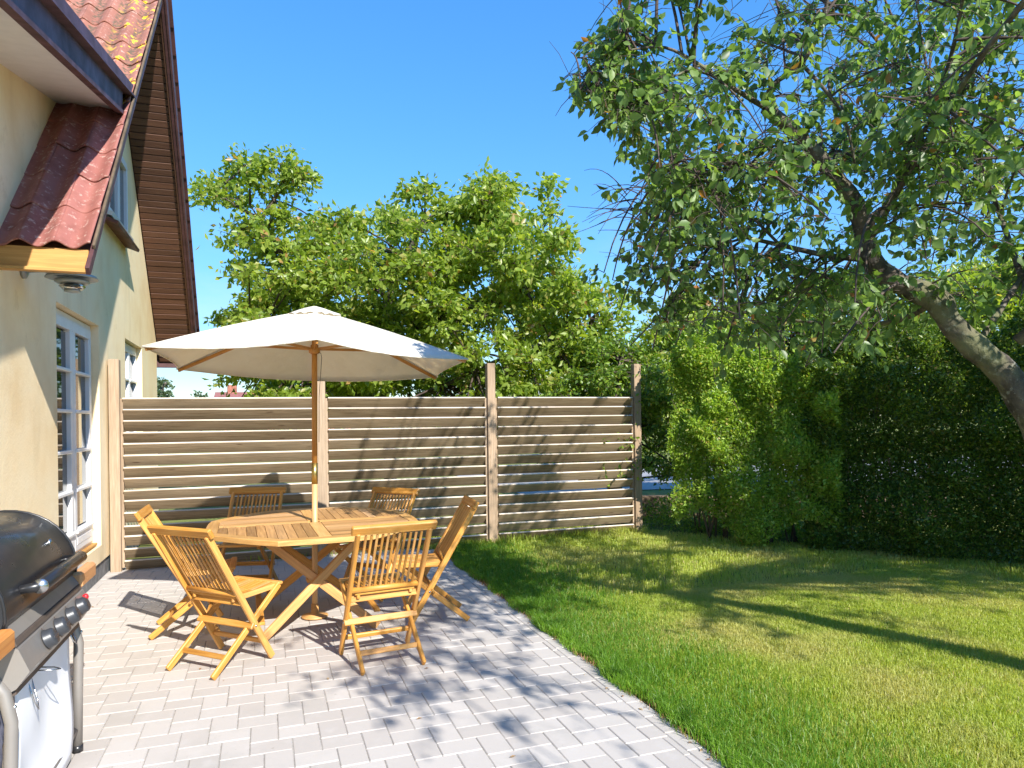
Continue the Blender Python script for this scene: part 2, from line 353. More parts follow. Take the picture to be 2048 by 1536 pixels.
# leaf templates: x across, y along, z up (triangles)
LEAF8 = (np.array([(0, 0, 0), (-.25, .3, .05), (-.27, .6, .02), (0, 1, -.16), (.27, .6, .02), (.25, .3, .05), (0, .3, -.03), (0, .62, -.07)]),
         np.array([(0, 6, 1), (6, 7, 2), (6, 2, 1), (7, 3, 2), (0, 5, 6), (6, 5, 4), (6, 4, 7), (7, 4, 3)]))
LEAF4 = (np.array([(0, 0, 0), (-.24, .5, .06), (0, 1, -.08), (.24, .5, .06), (0, .5, -.03)]), np.array([(0, 4, 1), (4, 2, 1), (0, 3, 4), (4, 3, 2)]))
def place_leaves(pos, dirs, ups, size, tpl, wid=1.0):
    T, Fc = tpl; n = len(pos); d = dirs / (np.linalg.norm(dirs, axis=1, keepdims=True) + 1e-9)
    x = np.cross(d, ups); x /= (np.linalg.norm(x, axis=1, keepdims=True) + 1e-9); z = np.cross(x, d)
    sx = (T[:, 0][None, :, None] * x[:, None, :]) * wid + T[:, 1][None, :, None] * d[:, None, :] + T[:, 2][None, :, None] * z[:, None, :]
    V = pos[:, None, :] + sx * size[:, None, None]
    F = Fc[None] + (np.arange(n) * len(T))[:, None, None]
    return V.reshape(-1, 3), F.reshape(-1, 3)

# ================================================================== SETTING
LAWN_X = 1.885; FENCE_Y = 8.14
g_ = MB(); R_ = 400
g_.poly([(-R_, -R_, -.06), (R_, -R_, -.06), (R_, R_, -.06), (-R_, R_, -.06)]); tagit(g_.obj('ground', 'lawn_soil'), kind='structure')
p_ = MB(); p_.poly([(-1.56, -2.5, -.0045), (LAWN_X - .01, -2.5, -.0045), (LAWN_X - .01, 8.6, -.0045), (-1.56, 8.6, -.0045)])
patio = p_.obj('patio', 'dark_joint'); tagit(patio, kind='structure')
# road behind the hedge
r_ = MB(); r_.poly([(5, 13.6, -.045), (40, 9.0, -.045), (42, 16.5, -.045), (5, 21, -.045)]); tagit(r_.obj('road', 'asphalt'), kind='structure')

# pavers, herringbone
pl, ps = .1895, .1265
def paver_mesh(w, h, k):
    m = MB(); j = .0016
    V, F = cbox_geo(w / 2 - j, h / 2 - j, .03, .0036); m.quads(V, F, sm=False); return m.mesh('paver', 'paver')
PM = {}
def in_patio(x0, x1, y0, y1): return x1 > -1.5 and x0 < LAWN_X - .1 and y1 > -2.4 and y0 < 8.35
stones = []
ox, oy = .863 - ps, 3.204
for a in range(-160, 161):
    for b in range(-60, 61):
        x = ox + a * ps + b * pl; y = oy + a * ps - b * pl
        for (x0, y0, w, h) in ((x, y, ps, pl), (x + ps, y, pl, ps)):
            x1, y1 = x0 + w, y0 + h
            X0, X1, Y0, Y1 = max(x0, -1.53), min(x1, LAWN_X - .1), max(y0, -2.4), min(y1, 8.3)
            if X1 - X0 < .02 or Y1 - Y0 < .02: continue
            stones.append((X0, Y0, X1 - X0, Y1 - Y0))
yy = -2.4
while yy < 8.2: stones.append((LAWN_X - .1, yy, .094, .19)); yy += .19
def vis(s):
    p = np.array([s[0] + s[2] / 2, s[1] + s[3] / 2, 0]) - CAM; z = p @ _F
    if z < .5: return 99 + abs(p[1])
    u = CX + FPX * (p @ _R) / z; vv = CY - FPX * (p @ _U) / z
    return z if (-40 < u < 2080 and vv < 1580) else 50 + abs(p[1])
stones.sort(key=vis)
rest = MB()
for i, (x, y, w, h) in enumerate(stones):
    dz = rnd.uniform(-.0018, .0012)
    if i < 300:
        k = (round(w, 3), round(h, 3))
        if k not in PM: PM[k] = paver_mesh(w, h, k)
        o = share(PM[k], 'paver', patio, (x + w / 2, y + h / 2, -.03 + dz), (rnd.gauss(0, .0035), rnd.gauss(0, .0035), rnd.gauss(0, .004)))
    else:
        j = .0016; V, F = cbox_geo(w / 2 - j, h / 2 - j, .03, .0036); V = np.array(V) + (x + w / 2, y + h / 2, -.03 + dz); rest.quads(V, F, sm=False)
tagit(rest.obj('pavers', 'paver', patio), kind='stuff')

# ------------------------------------------------------------------ lawn
def hedge_line_y(x): return 7.88 - (x - 4.64) * 1.336      # foot of the hedge
lw = MB(); NX, NY = 60, 90
xs = np.linspace(LAWN_X + .02, 16, NX); ys = np.linspace(-6, 12.5, NY); V = []
for yv in ys:
    for xv in xs: V.append((xv, yv, -.018 + .012 * sin(xv * 1.7 + yv) * cos(yv * 1.3)))
lw.quads(V, [[j * NX + i, j * NX + i + 1, (j + 1) * NX + i + 1, (j + 1) * NX + i] for j in range(NY - 1) for i in range(NX - 1)]); tagit(lw.obj('lawn', 'lawn_soil'), kind='structure')
def grass(name, n, xr, yr, hmin, hmax, wd, mat, keep, seed, lcf=None):
    r = np.random.default_rng(seed); x = r.uniform(*xr, n); y = r.uniform(*yr, n); k = keep(x, y, r); x = x[k]; y = y[k]; n = len(x)
    cl = .5 + .5 * np.sin(x * 5.1 + 1.3 * np.sin(y * 3.7)) * np.sin(y * 4.3 + 1.1 * np.sin(x * 4.1))
    h = r.uniform(hmin, hmax, n) * (.65 + .6 * cl); th = r.uniform(0, 2 * pi, n); ln = np.abs(r.normal(.6, .35, n)) * h; la = r.uniform(0, 2 * pi, n)
    w = wd * r.uniform(.7, 1.3, n) * (1 + .13 * np.maximum(0, y - 3)); dx = np.cos(th) * w; dy = np.sin(th) * w; b = np.full(n, -.02)
    lx = np.cos(la) * ln; ly = np.sin(la) * ln
    P = np.stack([np.stack([x - dx, y - dy, b], 1), np.stack([x + dx, y + dy, b], 1),
                  np.stack([x + dx * .7 + lx * .4, y + dy * .7 + ly * .4, h * .62], 1), np.stack([x - dx * .7 + lx * .4, y - dy * .7 + ly * .4, h * .62], 1),
                  np.stack([x + lx, y + ly, h * (1 - .25 * (ln / h))], 1)], 1)
    F = np.array([(0, 1, 2), (0, 2, 3), (3, 2, 4)])[None] + (np.arange(n) * 5)[:, None, None]
    lc = r.beta(2, 3, n) * .85
    if lcf is not None: lc = lcf(x, y, lc, r)
    o = bpy.data.objects.new(name, fast_mesh(name, P.reshape(-1, 3), F.reshape(-1, 3), mat, np.repeat(np.clip(lc, 0, 1), 5))); return tagit(link(o), kind='stuff')
def keep_lawn(x, y, r):
    ok = (y < hedge_line_y(x) + .5) & (x > LAWN_X + .01 + .03 * np.sin(y * 7) + r.uniform(0, .05, len(x)))
    zf = x * _F[0] + y * _F[1]; u = (x * _R0[0] + y * _R0[1]) / zf
    return ok & (zf > 1.6) & (u < .95)
def lc_lawn(x, y, lc, r):
    d = x - LAWN_X                                  # lush and tall beside the paving, drier further out
    dry = np.clip((d - .9) / 1.6, 0, 1) * (.55 + .45 * np.sin(x * 2.3 + y * 1.9))
    return lc * (1 - .35 * np.clip(1 - d / .9, 0, 1)) + dry * .22 + (r.random(len(x)) < .06 * np.clip(d, 0, 1)) * .5
grass('grass_blades', 330000, (LAWN_X, 6.2), (1.5, 5.2), .018, .045, .0019, 'grass', keep_lawn, 1, lc_lawn)
grass('grass_blades_far', 170000, (LAWN_X, 10.5), (3.8, 9.5), .02, .045, .0024, 'grass', keep_lawn, 2, lc_lawn)
def keep_edge(x, y, r): return (x - LAWN_X - .02 < .95 * r.random(len(x)) ** 1.5 + .02 * np.sin(y * 9)) & (x > LAWN_X + .0 + r.uniform(0, .04, len(x)))
grass('long_grass', 90000, (LAWN_X, LAWN_X + 1.0), (1.5, 8.3), .045, .085, .0019, 'lush_grass', keep_edge, 3, lambda x, y, l, r: l * .35 + (r.random(len(x)) < .02) * .6)
grass('dry_edge_grass', 7000, (LAWN_X - .035, LAWN_X + .1), (1.5, 8.0), .008, .04, .002, 'dry_grass', lambda x, y, r: r.random(len(x)) < .25 + .6 * np.sin(y * 5.0 + np.sin(y * 13)) ** 2, 4)
grass('grass_over_edge', 22000, (LAWN_X - .05, LAWN_X + .05), (1.5, 8.2), .02, .075, .0019, 'lush_grass', lambda x, y, r: (np.sin(y * 4.1 + 2 * np.sin(y * 1.7)) + np.sin(y * 11)) * .5 + r.normal(0, .4, len(x)) > (LAWN_X - x) * 18 - .2, 8, lambda x, y, l, r: l * .8 + (r.random(len(x)) < .1) * .5)
sb = MB(); sb.poly([(LAWN_X - .015, -6, -.008), (LAWN_X + .07, -6, -.008), (LAWN_X + .07, 8.2, -.008), (LAWN_X - .015, 8.2, -.008)]); tagit(sb.obj('soil_strip', 'soil'), kind='structure')
grass('grass_at_fence', 9000, (-.2, 4.7), (8.0, 8.22), .03, .14, .002, 'grass', lambda x, y, r: r.random(len(x)) < np.where(x < 1.7, .06, .6), 6)

# ================================================================== FENCE
fence = empty('slatted_fence', (1.56, FENCE_Y, 0)); tagit(fence, 'weathered wooden louvre fence of horizontal slats between four tall posts behind the table', 'fence')
def FB(): return MB()
posts = [-1.452, .59, 2.593, 4.60]; Lx = 1.56
for i, px in enumerate(posts):
    ht = (2.17, 1.97, 2.19, 2.21)[i]
    m = MB(); m.box((px - Lx, -.01, ht / 2 - .02), (.098, .098, ht + .04), .004, ax=2); m.obj('post', 'post_wood', fence)
for a, b in zip(posts[:-1], posts[1:]):
    x0, x1 = a + .05, b - .05
    for xx in (x0 + .014, x1 - .014):
        m = MB(); m.box((xx - Lx, .012, .90), (.026, .075, 1.74), .002, ax=2); m.obj('side_batten', 'post_wood', fence)
    for k in range(15):
        z = 1.775 - k * .1185
        m = MB(); aa = radians(44); jig = rnd.gauss(0, .002)
        rot = Matrix.Rotation(aa, 3, 'X')          # top edge leans towards the terrace
        m.box(((x0 + x1) / 2 - Lx, .0 + rnd.gauss(0, .001), z - .052 + jig), (x1 - x0 - .056, .022, .147), .0025, np.array(rot))
        o = m.obj('slat', 'fence_wood', fence); o.rotation_euler = (0, rnd.gauss(0, .0014), 0)
        o.data.materials.append(MATS['fence_edge'])    # lighter colour on the upper edge
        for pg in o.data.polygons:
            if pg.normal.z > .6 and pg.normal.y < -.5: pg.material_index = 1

# ================================================================== HOUSE
XW = -1.52
house = empty('house', (XW, 8, 0)); tagit(house, 'pale yellow rendered house with steep red tiled roof and white french door', 'house')
HM = Matrix.Translation((-XW, -8, 0))
def H(mb, name, mat, parent=None, fix=False):
    o = mb.obj(name, mat, parent or house, fix)
    if parent is None: o.matrix_parent_inverse = Matrix.Identity(4); o.location = (-XW, -8, 0)
    return o
TP = 1.04                                           # near slope: tile surface z = 2.63 + 1.04 (y-5)
def zt(y): return 2.63 + TP * (y - 5.0)
def zf(y): return 4.825 - 1.085 * (y - 9.69)        # far slope: soffit line
RY, RZ = 8.48, 6.13
def walltop(y):
    if y < 6.45: return 3.815 + .226 * (y - 5.13)
    if y < RY: return zt(y) - .12
    return zf(y)
openings = {'door': (6.30, 7.78, .33, 2.47), 'low': (9.14, 10.32, 1.25, 2.505), 'up': (8.02, 9.20, 3.62, 4.55)}
ys = sorted({1.5, 5.0, 6.449, 6.451, RY, 11.67, *[o[0] for o in openings.values()], *[o[1] for o in openings.values()]})
w = MB()
for y0, y1 in zip(ys[:-1], ys[1:]):
    ops = sorted([(o[2], o[3]) for o in openings.values() if o[0] <= y0 + 1e-6 and o[1] >= y1 - 1e-6])
    zb = .17
    for (za, zc) in ops:
        w.poly([(XW, y0, zb), (XW, y1, zb), (XW, y1, za), (XW, y0, za)]); zb = zc
    w.poly([(XW, y0, zb), (XW, y1, zb), (XW, y1, walltop(y1)), (XW, y0, walltop(y0))])
RV = .13
for nme, (y0, y1, z0, z1) in openings.items():
    w.poly([(XW, y0, z1), (XW, y1, z1), (XW - RV, y1, z1), (XW - RV, y0, z1)]); w.poly([(XW, y0, z0), (XW - RV, y0, z0), (XW - RV, y1, z0), (XW, y1, z0)])
    w.poly([(XW, y0, z0), (XW, y0, z1), (XW - RV, y0, z1), (XW - RV, y0, z0)]); w.poly([(XW, y1, z0), (XW - RV, y1, z0), (XW - RV, y1, z1), (XW, y1, z1)])
w.poly([(XW, 11.67, .17), (XW - 8, 11.67, .17), (XW - 8, 11.67, 2.7), (XW, 11.67, zf(11.67))])
w.poly([(XW, 1.5, .17), (XW, 1.5, walltop(1.5)), (XW - 8, 1.5, walltop(1.5)), (XW - 8, 1.5, .17)])
w.poly([(XW - 8, 1.5, .17), (XW - 8, 1.5, 3.0), (XW - 8, RY, RZ), (XW - 8, 11.67, 2.7), (XW - 8, 11.67, .17)])
H(w, 'wall', 'wall')
p = MB(); p.box((XW - .1, 6.585, .06), (.17, 10.2, .22), .004); H(p, 'plinth', 'plinth')
# interior backing + curtain so that the glass has something behind it
p = MB(); p.box((XW - .75, 8.2, 1.6), (.02, 5.2, 3.4), 0); p.box((XW - .45, 8.2, 3.3), (.6, 5.2, .02), 0); H(p, 'room_lining', 'interior')

def framed(nm, y0, y1, z0, z1, leaves, rows, cols, bottom=0., sash=.055, curtain=False, depth=.085):
    root = empty(nm, (-XW + XW, 0, 0), 0, house); root.location = (-XW, -8, 0)
    xf = XW - depth; fr = MB(); t = .05
    for (a, b, c, d) in ((y0, y1, z1 - t, z1), (y0, y1, z0, z0 + t), (y0, y0 + t, z0 + t, z1 - t), (y1 - t, y1, z0 + t, z1 - t)):
        fr.box((xf - .03, (a + b) / 2, (c + d) / 2), (.09, b - a, d - c), .003)
    fr.obj('frame', 'white_paint', root)
    W = (y1 - y0 - 2 * t) / leaves
    for i in range(leaves):
        a = y0 + t + i * W + .004; b = a + W - .008; lf = MB(); st = .085 if bottom else sash; xl = xf + .002
        zb = z0 + t + .004; zc = z1 - t - .004; gb = zb + st + bottom; gt = zc - st
        for (p0, p1, q0, q1) in ((a, b, gt, zc), (a, b, zb, gb), (a, a + st, gb, gt), (b - st, b, gb, gt)):
            lf.box((xl, (p0 + p1) / 2, (q0 + q1) / 2), (.055, p1 - p0, q1 - q0), .003)
        if bottom:
            lf.box((xl + .032, (a + b) / 2, gb - .02), (.025, b - a - .06, .025), .004); lf.box((xl + .026, (a + b) / 2, (zb + gb) / 2 - .01), (.01, b - a - .14, bottom * .6), .004)
        leaf = lf.obj('door_leaf' if bottom else 'sash', 'white_paint', root)
        rh = (gt - gb) / rows; cw = (b - a - 2 * st) / cols
        for r in range(rows):
            if r:
                m = MB(); m.box((xl + .008, (a + b) / 2, gb + r * rh), (.062, b - a - 2 * st + .05, .03), .006); m.obj('glazing_bar', 'white_paint', leaf)
            for c in range(cols):
                m = MB(); ya = a + st + c * cw; m.box((xl - .01, ya + cw / 2, gb + (r + .5) * rh), (.006, cw - .004, rh - .03), .001); m.obj('pane', 'glass', leaf)
        for c in range(1, cols):
            m = MB(); m.box((xl + .006, a + st + c * cw, (gb + gt) / 2), (.058, .026, gt - gb), .005); m.obj('glazing_bar', 'white_paint', leaf)
    return root
dr = framed('french_door', 6.31, 7.77, .34, 2.46, 2, 5, 1, bottom=.10)
m = MB(); m.box((XW - .075, 7.06, .352), (.10, 1.36, .022), .004, ax=1); m.obj('threshold', 'pine', dr)
m = MB()
for i in range(40):                                  # curtain folds behind the right leaf and half the left
    y = 6.95 + i * .02; m.poly([(XW - .20 + .015 * sin(i * 1.3), y, .5), (XW - .20 + .015 * sin((i + 1) * 1.3), y + .02, .5), (XW - .20 + .015 * sin((i + 1) * 1.3), y + .02, 2.3), (XW - .20 + .015 * sin(i * 1.3), y, 2.3)])
m.obj('curtain', 'curtain', dr)
m = MB()
for i in range(16): m.box((XW - .24, 6.62, .62 + i * .105), (.03, .40, .022), .002)
m.box((XW - .24, 6.55, 1.5), (.03, .05, 1.9), .002); m.obj('blind', 'white_paint', dr)
framed('low_window', 9.15, 10.31, 1.26, 2.495, 2, 3, 1, curtain=True)
uw = framed('gable_window', 8.03, 9.19, 3.63, 4.54, 2, 1, 1, depth=-.02)
m = MB(); m.board((XW + .05, 7.98, 3.58), (XW + .05, 9.25, 3.58), .20, .035, up=(.35, 0, 1)); m.obj('sill', 'brown_sill', uw)
m = MB(); m.board((XW + .04, 8.02, 3.66), (XW + .04, 9.21, 3.66), .10, .05, up=(.3, 0, 1)); m.obj('ledge', 'soffit_white', uw)

# --- near slope tiles (wave profile), one object each
XV = -1.0                                            # verge
sl = sqrt(1 + TP * TP); uy, uz = 1 / sl, TP / sl; ny_, nz_ = -TP / sl, 1 / sl
def tile_mesh(mat):
    w_, L, n = .19, .455, 12; V = []; G = []; F = []
    for s in (0, 1):                                 # top then bottom skin
        for j, t in enumerate((0, .02, L * .5, L)):
            for i in range(n + 1):
                x = -i / n * w_ * 1.04; ph = 2 * pi * i / n; hgt = .026 * cos(ph) * (1 - .10 * (t > .1)) + (.012 if t < .3 else 0) * (1 - t / .6)
                hh = hgt - s * .011
                V.append((x, t * uy + hh * ny_, t * uz + hh * nz_)); G.append((cos(ph) * 1., t * 3, s))
    W1 = n + 1; B = 4 * W1
    for j in range(3):
        for i in range(n):
            a = j * W1 + i; F.append([a, a + W1, a + W1 + 1, a + 1]); F.append([B + a, B + a + 1, B + a + W1 + 1, B + a + W1])
    for i in range(n): F.append([i, i + 1, B + i + 1, B + i])
    for j in range(3): F.append([j * W1, B + j * W1, B + (j + 1) * W1, (j + 1) * W1]); F.append([j * W1 + n, (j + 1) * W1 + n, B + (j + 1) * W1 + n, B + j * W1 + n])
    m = MB(); m.quads(V, F, G, True); me = m.mesh('roof_tile', mat)
    import bmesh
    bm = bmesh.new(); bm.from_mesh(me); bmesh.ops.recalc_face_normals(bm, faces=bm.faces); bm.to_mesh(me); bm.free(); return me
TU, TL = tile_mesh('tile_upper'), tile_mesh('tile_lower')
roof = empty('roof', (-XW, -8, 0), 0, house)
rowy = 4.985; k = 0
while rowy < RY - .1:
    cols = 3 if rowy < 6.3 else 21
    for c in range(cols):
        x = XV - .01 - c * .19
        share(TL if rowy < 6.3 else TU, 'roof_tile', roof, (x, rowy + rnd.gauss(0, .002), zt(rowy) + rnd.gauss(0, .002)), (rnd.gauss(0, .004), 0, rnd.gauss(0, .004)))
    rowy += .29
# slab under near slope tiles and far slope
p = MB()
def slab(p, x0, x1, ya, za, yb, zb, th):
    d = np.array([0, yb - ya, zb - za]); d /= np.linalg.norm(d); nn = np.array([0, -d[2], d[1]])
    if nn[2] < 0: nn = -nn
    p.prism([(x0, ya, za), (x1, ya, za), (x1, yb, zb), (x0, yb, zb)], nn * -th)
slab(p, -9.3, XV - .03, 6.52, zt(6.52) - .055, RY, zt(RY) - .055, .06)
slab(p, XW + .0, XV - .03, 5.02, zt(5.02) - .055, 6.52, zt(6.52) - .055, .05)
p.obj('deck', 'soffit_wood', roof, fix=True)
p = MB(); FY = 11.92
slab(p, -9.3, XV + .03, RY, zf(RY) + .20, FY, zf(FY) + .20, .05); p.obj('far_roof_covering', 'tile_upper', roof, fix=True)
p = MB(); slab(p, -9.3, XV, RY - .0, zf(RY) + .15, FY - .03, zf(FY - .03) + .15, .07); p.obj('far_deck', 'barge', roof, fix=True)
# far verge soffit boards
fs = sqrt(1 + 1.085 ** 2); du = np.array([0, 1 / fs, -1.085 / fs]); nn = np.array([0, 1.085 / fs, 1 / fs])
L = (FY - RY) * fs; nb = int(L / .088); bm_ = None
SB = []
for q in range(8):
    m = MB(); V, F = cbox_geo(.235, .0405, .009, .005); A = np.array([[1, 0, 0], du, nn]); V = np.array(V) @ A
    m.quads(V, F, [(v_[0] + 3 * q, v_[1] + q * 1.7, v_[2]) for v_ in V], False); SB.append(m.mesh('soffit_board', 'soffit_wood'))
for i in range(nb):
    c = np.array([XW + .245, RY, zf(RY)]) + du * (i + .5) * .088 + nn * (.012 + rnd.gauss(0, .0012))
    o = share(SB[rnd.randrange(8)], 'soffit_board', roof, c)
for (dx, wd, off, mt) in ((.0, .045, -.03, 'barge'), (.028, .022, -.05, 'barge'), (-.03, .03, -.012, 'soffit_wood')):
    m = MB(); a = np.array([XV + dx, RY - .05, zf(RY - .05)]) + nn * off * .6; b = np.array([XV + dx, FY, zf(FY)]) + nn * off * .6
    m.board(a + nn * .06, b + nn * .06, wd, .16, up=nn); m.obj('barge_board', mt, roof)
m = MB(); a = np.array([XV - .2, FY, zf(FY) + .06]); m.board((XV + .02, FY + .01, zf(FY) + .06), (-9.3, FY + .01, zf(FY) + .06), .03, .20, up=(0, 0, 1)); m.obj('eaves_board', 'barge', roof)
# far verge tile edges poking out, purple red
m = MB()
for i in range(int(L / .3)):
    c = np.array([XV + .045, RY, zf(RY)]) + du * (i + .5) * .3 + nn * .19
    m.board(c - du * .16 + nn * .012, c + du * .16, .05, .03, up=nn)
m.obj('verge_tiles', 'barge', roof)
# near verge barge board, with grey trim on top
dn = np.array([0, uy, uz]); nv = np.array([0, ny_, nz_])
a = np.array([XV - .012, 4.86, zt(4.86)]); b = np.array([XV - .012, RY, zt(RY)])
m = MB(); m.board(a - nv * .055, b - nv * .055, .026, .055, up=nv); m.obj('barge_board', 'barge', roof)
m = MB(); m.board(a + dn * .2 - nv * .012 + (.012, 0, 0), b - nv * .012 + (.012, 0, 0), .016, .03, up=nv); m.obj('verge_trim', 'stem', roof)
# eaves beam of fresh pine
m = MB(); m.board((XW - .6, 5.03, 2.535), (XV - .03, 5.03, 2.535), .035, .14, up=(0, 0, 1)); m.board((XW - .6, 5.0, 2.462), (XV - .03, 5.0, 2.462), .06, .022, up=(0, 0, 1)); m.obj('eaves_beam', 'pine', roof)
# dormer: low pitch roof running towards the camera, white soffit, dark fascia
DF = .236
def zd(y): return 3.955 + DF * (y - 6.15)
root_d = empty('dormer', (-XW, -8, 0), 0, house)
XF = -1.06
m = MB(); m.prism([(XW - .02, 1.3, zd(1.3) + .035), (XF - .015, 1.3, zd(1.3) + .035), (XF - .015, 6.45, zd(6.45) + .035), (XW - .02, 6.75, zd(6.75) + .035)], (0, 0, .03)); m.obj('soffit', 'soffit_white', root_d, fix=True)
m = MB()
def strip(m, ya, yb, z0, z1, x0, x1):
    za, zb_ = zd(ya), zd(yb); m.prism([(x0, ya, za + z0), (x0, yb, zb_ + z0), (x0, yb, zb_ + z1), (x0, ya, za + z1)], (x1 - x0, 0, 0))
strip(m, 1.3, 6.36, 0, .19, XF - .02, XF + .008); m.obj('fascia', 'fascia', root_d, fix=True)
m = MB(); strip(m, 1.3, 6.36, -.012, .018, XF - .02, XF + .03); m.obj('fascia_trim', 'barge', root_d, fix=True)
m = MB(); strip(m, 1.3, 6.62, .19, .30, XF + .012, XF + .045); strip(m, 1.3, 6.62, .185, .20, XF + .0, XF + .07); m.obj('fascia_top', 'fascia', root_d, fix=True)
m = MB(); m.prism([(XF + .03, 1.3, zd(1.3) + .30), (XF + .03, 6.72, zd(6.72) + .30), (-9.3, 6.72, zd(6.72) + .30), (-9.3, 1.3, zd(1.3) + .30)], (0, 0, -.06)); m.obj('roof_sheet', 'plinth', root_d, fix=True)

# wall lamp under the eaves
lamp = empty('wall_lamp', (XW, 5.50, 2.525)); tagit(lamp, 'galvanised outdoor wall lamp with louvred disc shades beside the french door', 'wall lamp')
m = MB(); m.lathe((0, 0, .02), [(.055, 0), (.055, .02), (.03, .035)], 20, 'x'); m.obj('wall_plate', 'galvanised', lamp)
m = MB(); m.tube([(0, 0, .02), (.12, 0, .03), (.22, 0, .02)], .016, 10); m.obj('arm', 'galvanised', lamp)
m = MB(); m.lathe((.29, 0, -.02), [(.02, .06), (.06, .05), (.145, .02), (.16, .0), (.155, -.002), (.10, .012)], 32); m.obj('top_shade', 'galvanised', lamp)
m = MB(); m.lathe((.29, 0, -.055), [(.10, .026), (.105, .010), (.09, 0), (.07, 0)], 28); m.obj('middle_shade', 'galvanised', lamp)
m = MB(); m.lathe((.29, 0, -.095), [(.062, .05), (.08, .02), (.06, .0)], 24); m.obj('glass_bowl', 'glass', lamp)
m = MB(); m.lathe((.29, 0, -.108), [(.048, .012), (.05, 0), (.03, -.006)], 20); m.obj('bottom_cap', 'galvanised', lamp)

# ================================================================== TABLE
TC = (.345, 5.58); TH = .745
table = empty('garden_table', (*TC, 0), radians(2)); tagit(table, 'octagonal slatted teak table on crossed legs with a parasol pole through it', 'table')
def inoct(x, y, R=.80, k=1.0):
    ax, ay = abs(x / .93), abs(y / 1.05); a = R * cos(pi / 8); return ax <= a and ay <= a and (ax + ay) <= a * sqrt(2)
OC = [(.93 * .86 * cos(pi / 8 + i * pi / 4), 1.05 * .86 * sin(pi / 8 + i * pi / 4)) for i in range(8)]
OI = [(x * .915, y * .915) for x, y in OC]
for i in range(8):
    j = (i + 1) % 8; m = MB()
    out = []; inn = []
    for t in np.linspace(0, 1, 7):
        bx = OC[i][0] * (1 - t) + OC[j][0] * t; by = OC[i][1] * (1 - t) + OC[j][1] * t; s = 1 + .030 * 4 * t * (1 - t)
        out.append((bx * s, by * s)); inn.append((OI[i][0] * (1 - t) + OI[j][0] * t, OI[i][1] * (1 - t) + OI[j][1] * t))
    dirv = np.array([OC[j][0] - OC[i][0], OC[j][1] - OC[i][1]]); Ld = np.linalg.norm(dirv); dirv /= Ld
    V = []; G = []; F = []; o_ = rnd.uniform(0, 30)
    for (ol, il) in zip(out, inn):
        for (p_, z_, sh) in ((ol, TH - .034, 0), (ol, TH - .005, 0), ((ol[0] * .994, ol[1] * .994), TH, 0), (il, TH, 0), (il, TH - .034, 0)):
            V.append((p_[0], p_[1], z_)); G.append((p_[0] * dirv[0] + p_[1] * dirv[1] + o_, -p_[0] * dirv[1] + p_[1] * dirv[0], z_))
    for a in range(6):
        for b in range(5): b2 = (b + 1) % 5; F.append([a * 5 + b, (a + 1) * 5 + b, (a + 1) * 5 + b2, a * 5 + b2])
    F.append([0, 1, 2, 3, 4]); F.append([34, 33, 32, 31, 30]); m.quads(V, F, G, False); m.obj('rim_board', 'teak_rim', table, fix=True)
def octx(v, alongy):          # half-extent of the inner octagon across at offset v
    P = OI; best = 0
    for i in range(8):
        a = P[i]; b = P[(i + 1) % 8]
        if alongy: a = a[::-1]; b = b[::-1]
        if (a[1] - v) * (b[1] - v) <= 0 and abs(a[1] - b[1]) > 1e-6:
            t = (v - a[1]) / (b[1] - a[1]); best = max(best, a[0] * (1 - t) + b[0] * t)
    return best
gap = .004; cb = .045
for (sx, sy, alongy) in ((-1, -1, True), (1, -1, False), (1, 1, True), (-1, 1, False)):
    lim = OI[0][0] if alongy else OI[1][1]; n = 10; wv = (lim - cb) / n
    for k_ in range(n):
        v0 = cb + k_ * wv; vm = v0 + wv / 2; far0 = octx(v0 + .004, alongy); far1 = octx(v0 + wv - .004, alongy)
        if min(far0, far1) <= cb + .02: far1 = max(far1, cb + .03); far0 = max(far0, cb + .03)
        m = MB(); pts = [(v0 + gap / 2, cb + gap / 2), (v0 + wv - gap / 2, cb + gap / 2), (v0 + wv - gap / 2, far1 - .003), (v0 + gap / 2, far0 - .003)]
        P3 = [((p_[0] * sx, p_[1] * sy) if alongy else (p_[1] * sx, p_[0] * sy)) for p_ in pts]
        top = TH - .001 + rnd.gauss(0, .0006); V = [(x, y, z) for z in (top - .02, top) for x, y in P3]; o_ = rnd.uniform(0, 60)
        G = [((y if alongy else x) + o_, (x if alongy else y) + o_, z) for x, y, z in V]
        m.quads(V, [[0, 1, 2, 3], [4, 7, 6, 5], [0, 4, 5, 1], [1, 5, 6, 2], [2, 6, 7, 3], [3, 7, 4, 0]], G, False); m.obj('slat', 'teak_table', table, fix=True)
for (c_, s_) in (((0, -.40, TH - .012), (.086, .69, .022)), ((0, .40, TH - .012), (.086, .69, .022)), ((-.34, 0, TH - .012), (.60, .086, .022)), ((.34, 0, TH - .012), (.60, .086, .022))):
    m = MB(); m.box(c_, s_, .002, ax=1 if s_[1] > s_[0] else 0); m.obj('cross_board', 'teak_rim', table)
m = MB(); m.box((0, 0, TH - .055), (.14, 1.2, .03), .003, ax=1); m.box((0, 0, TH - .056), (1.1, .14, .03), .003); m.box((0, 0, .30), (.12, .12, .03), .003); m.obj('centre_block', 'teak', table)
def leg(p0, p1, w_=.062, t_=.026):
    m = MB(); m.board(p0, p1, t_, w_, .004, up=(0, 0, 1)); return m.obj('leg', 'teak', table)
leg((-.40, -.47, .015), (.40, -.17, TH - .045)); leg((.40, -.45, .015), (-.42, -.14, TH - .045))
leg((-.40, .47, .015), (.40, .17, TH - .045)); leg((.40, .45, .015), (-.42, .14, TH - .045))
m = MB(); m.board((-.40, -.44, .12), (-.40, .44, .12), .045, .022); m.obj('stretcher', 'teak', table)
m = MB(); m.board((.40, -.42, .12), (.40, .42, .12), .045, .022); m.obj('stretcher', 'teak', table)

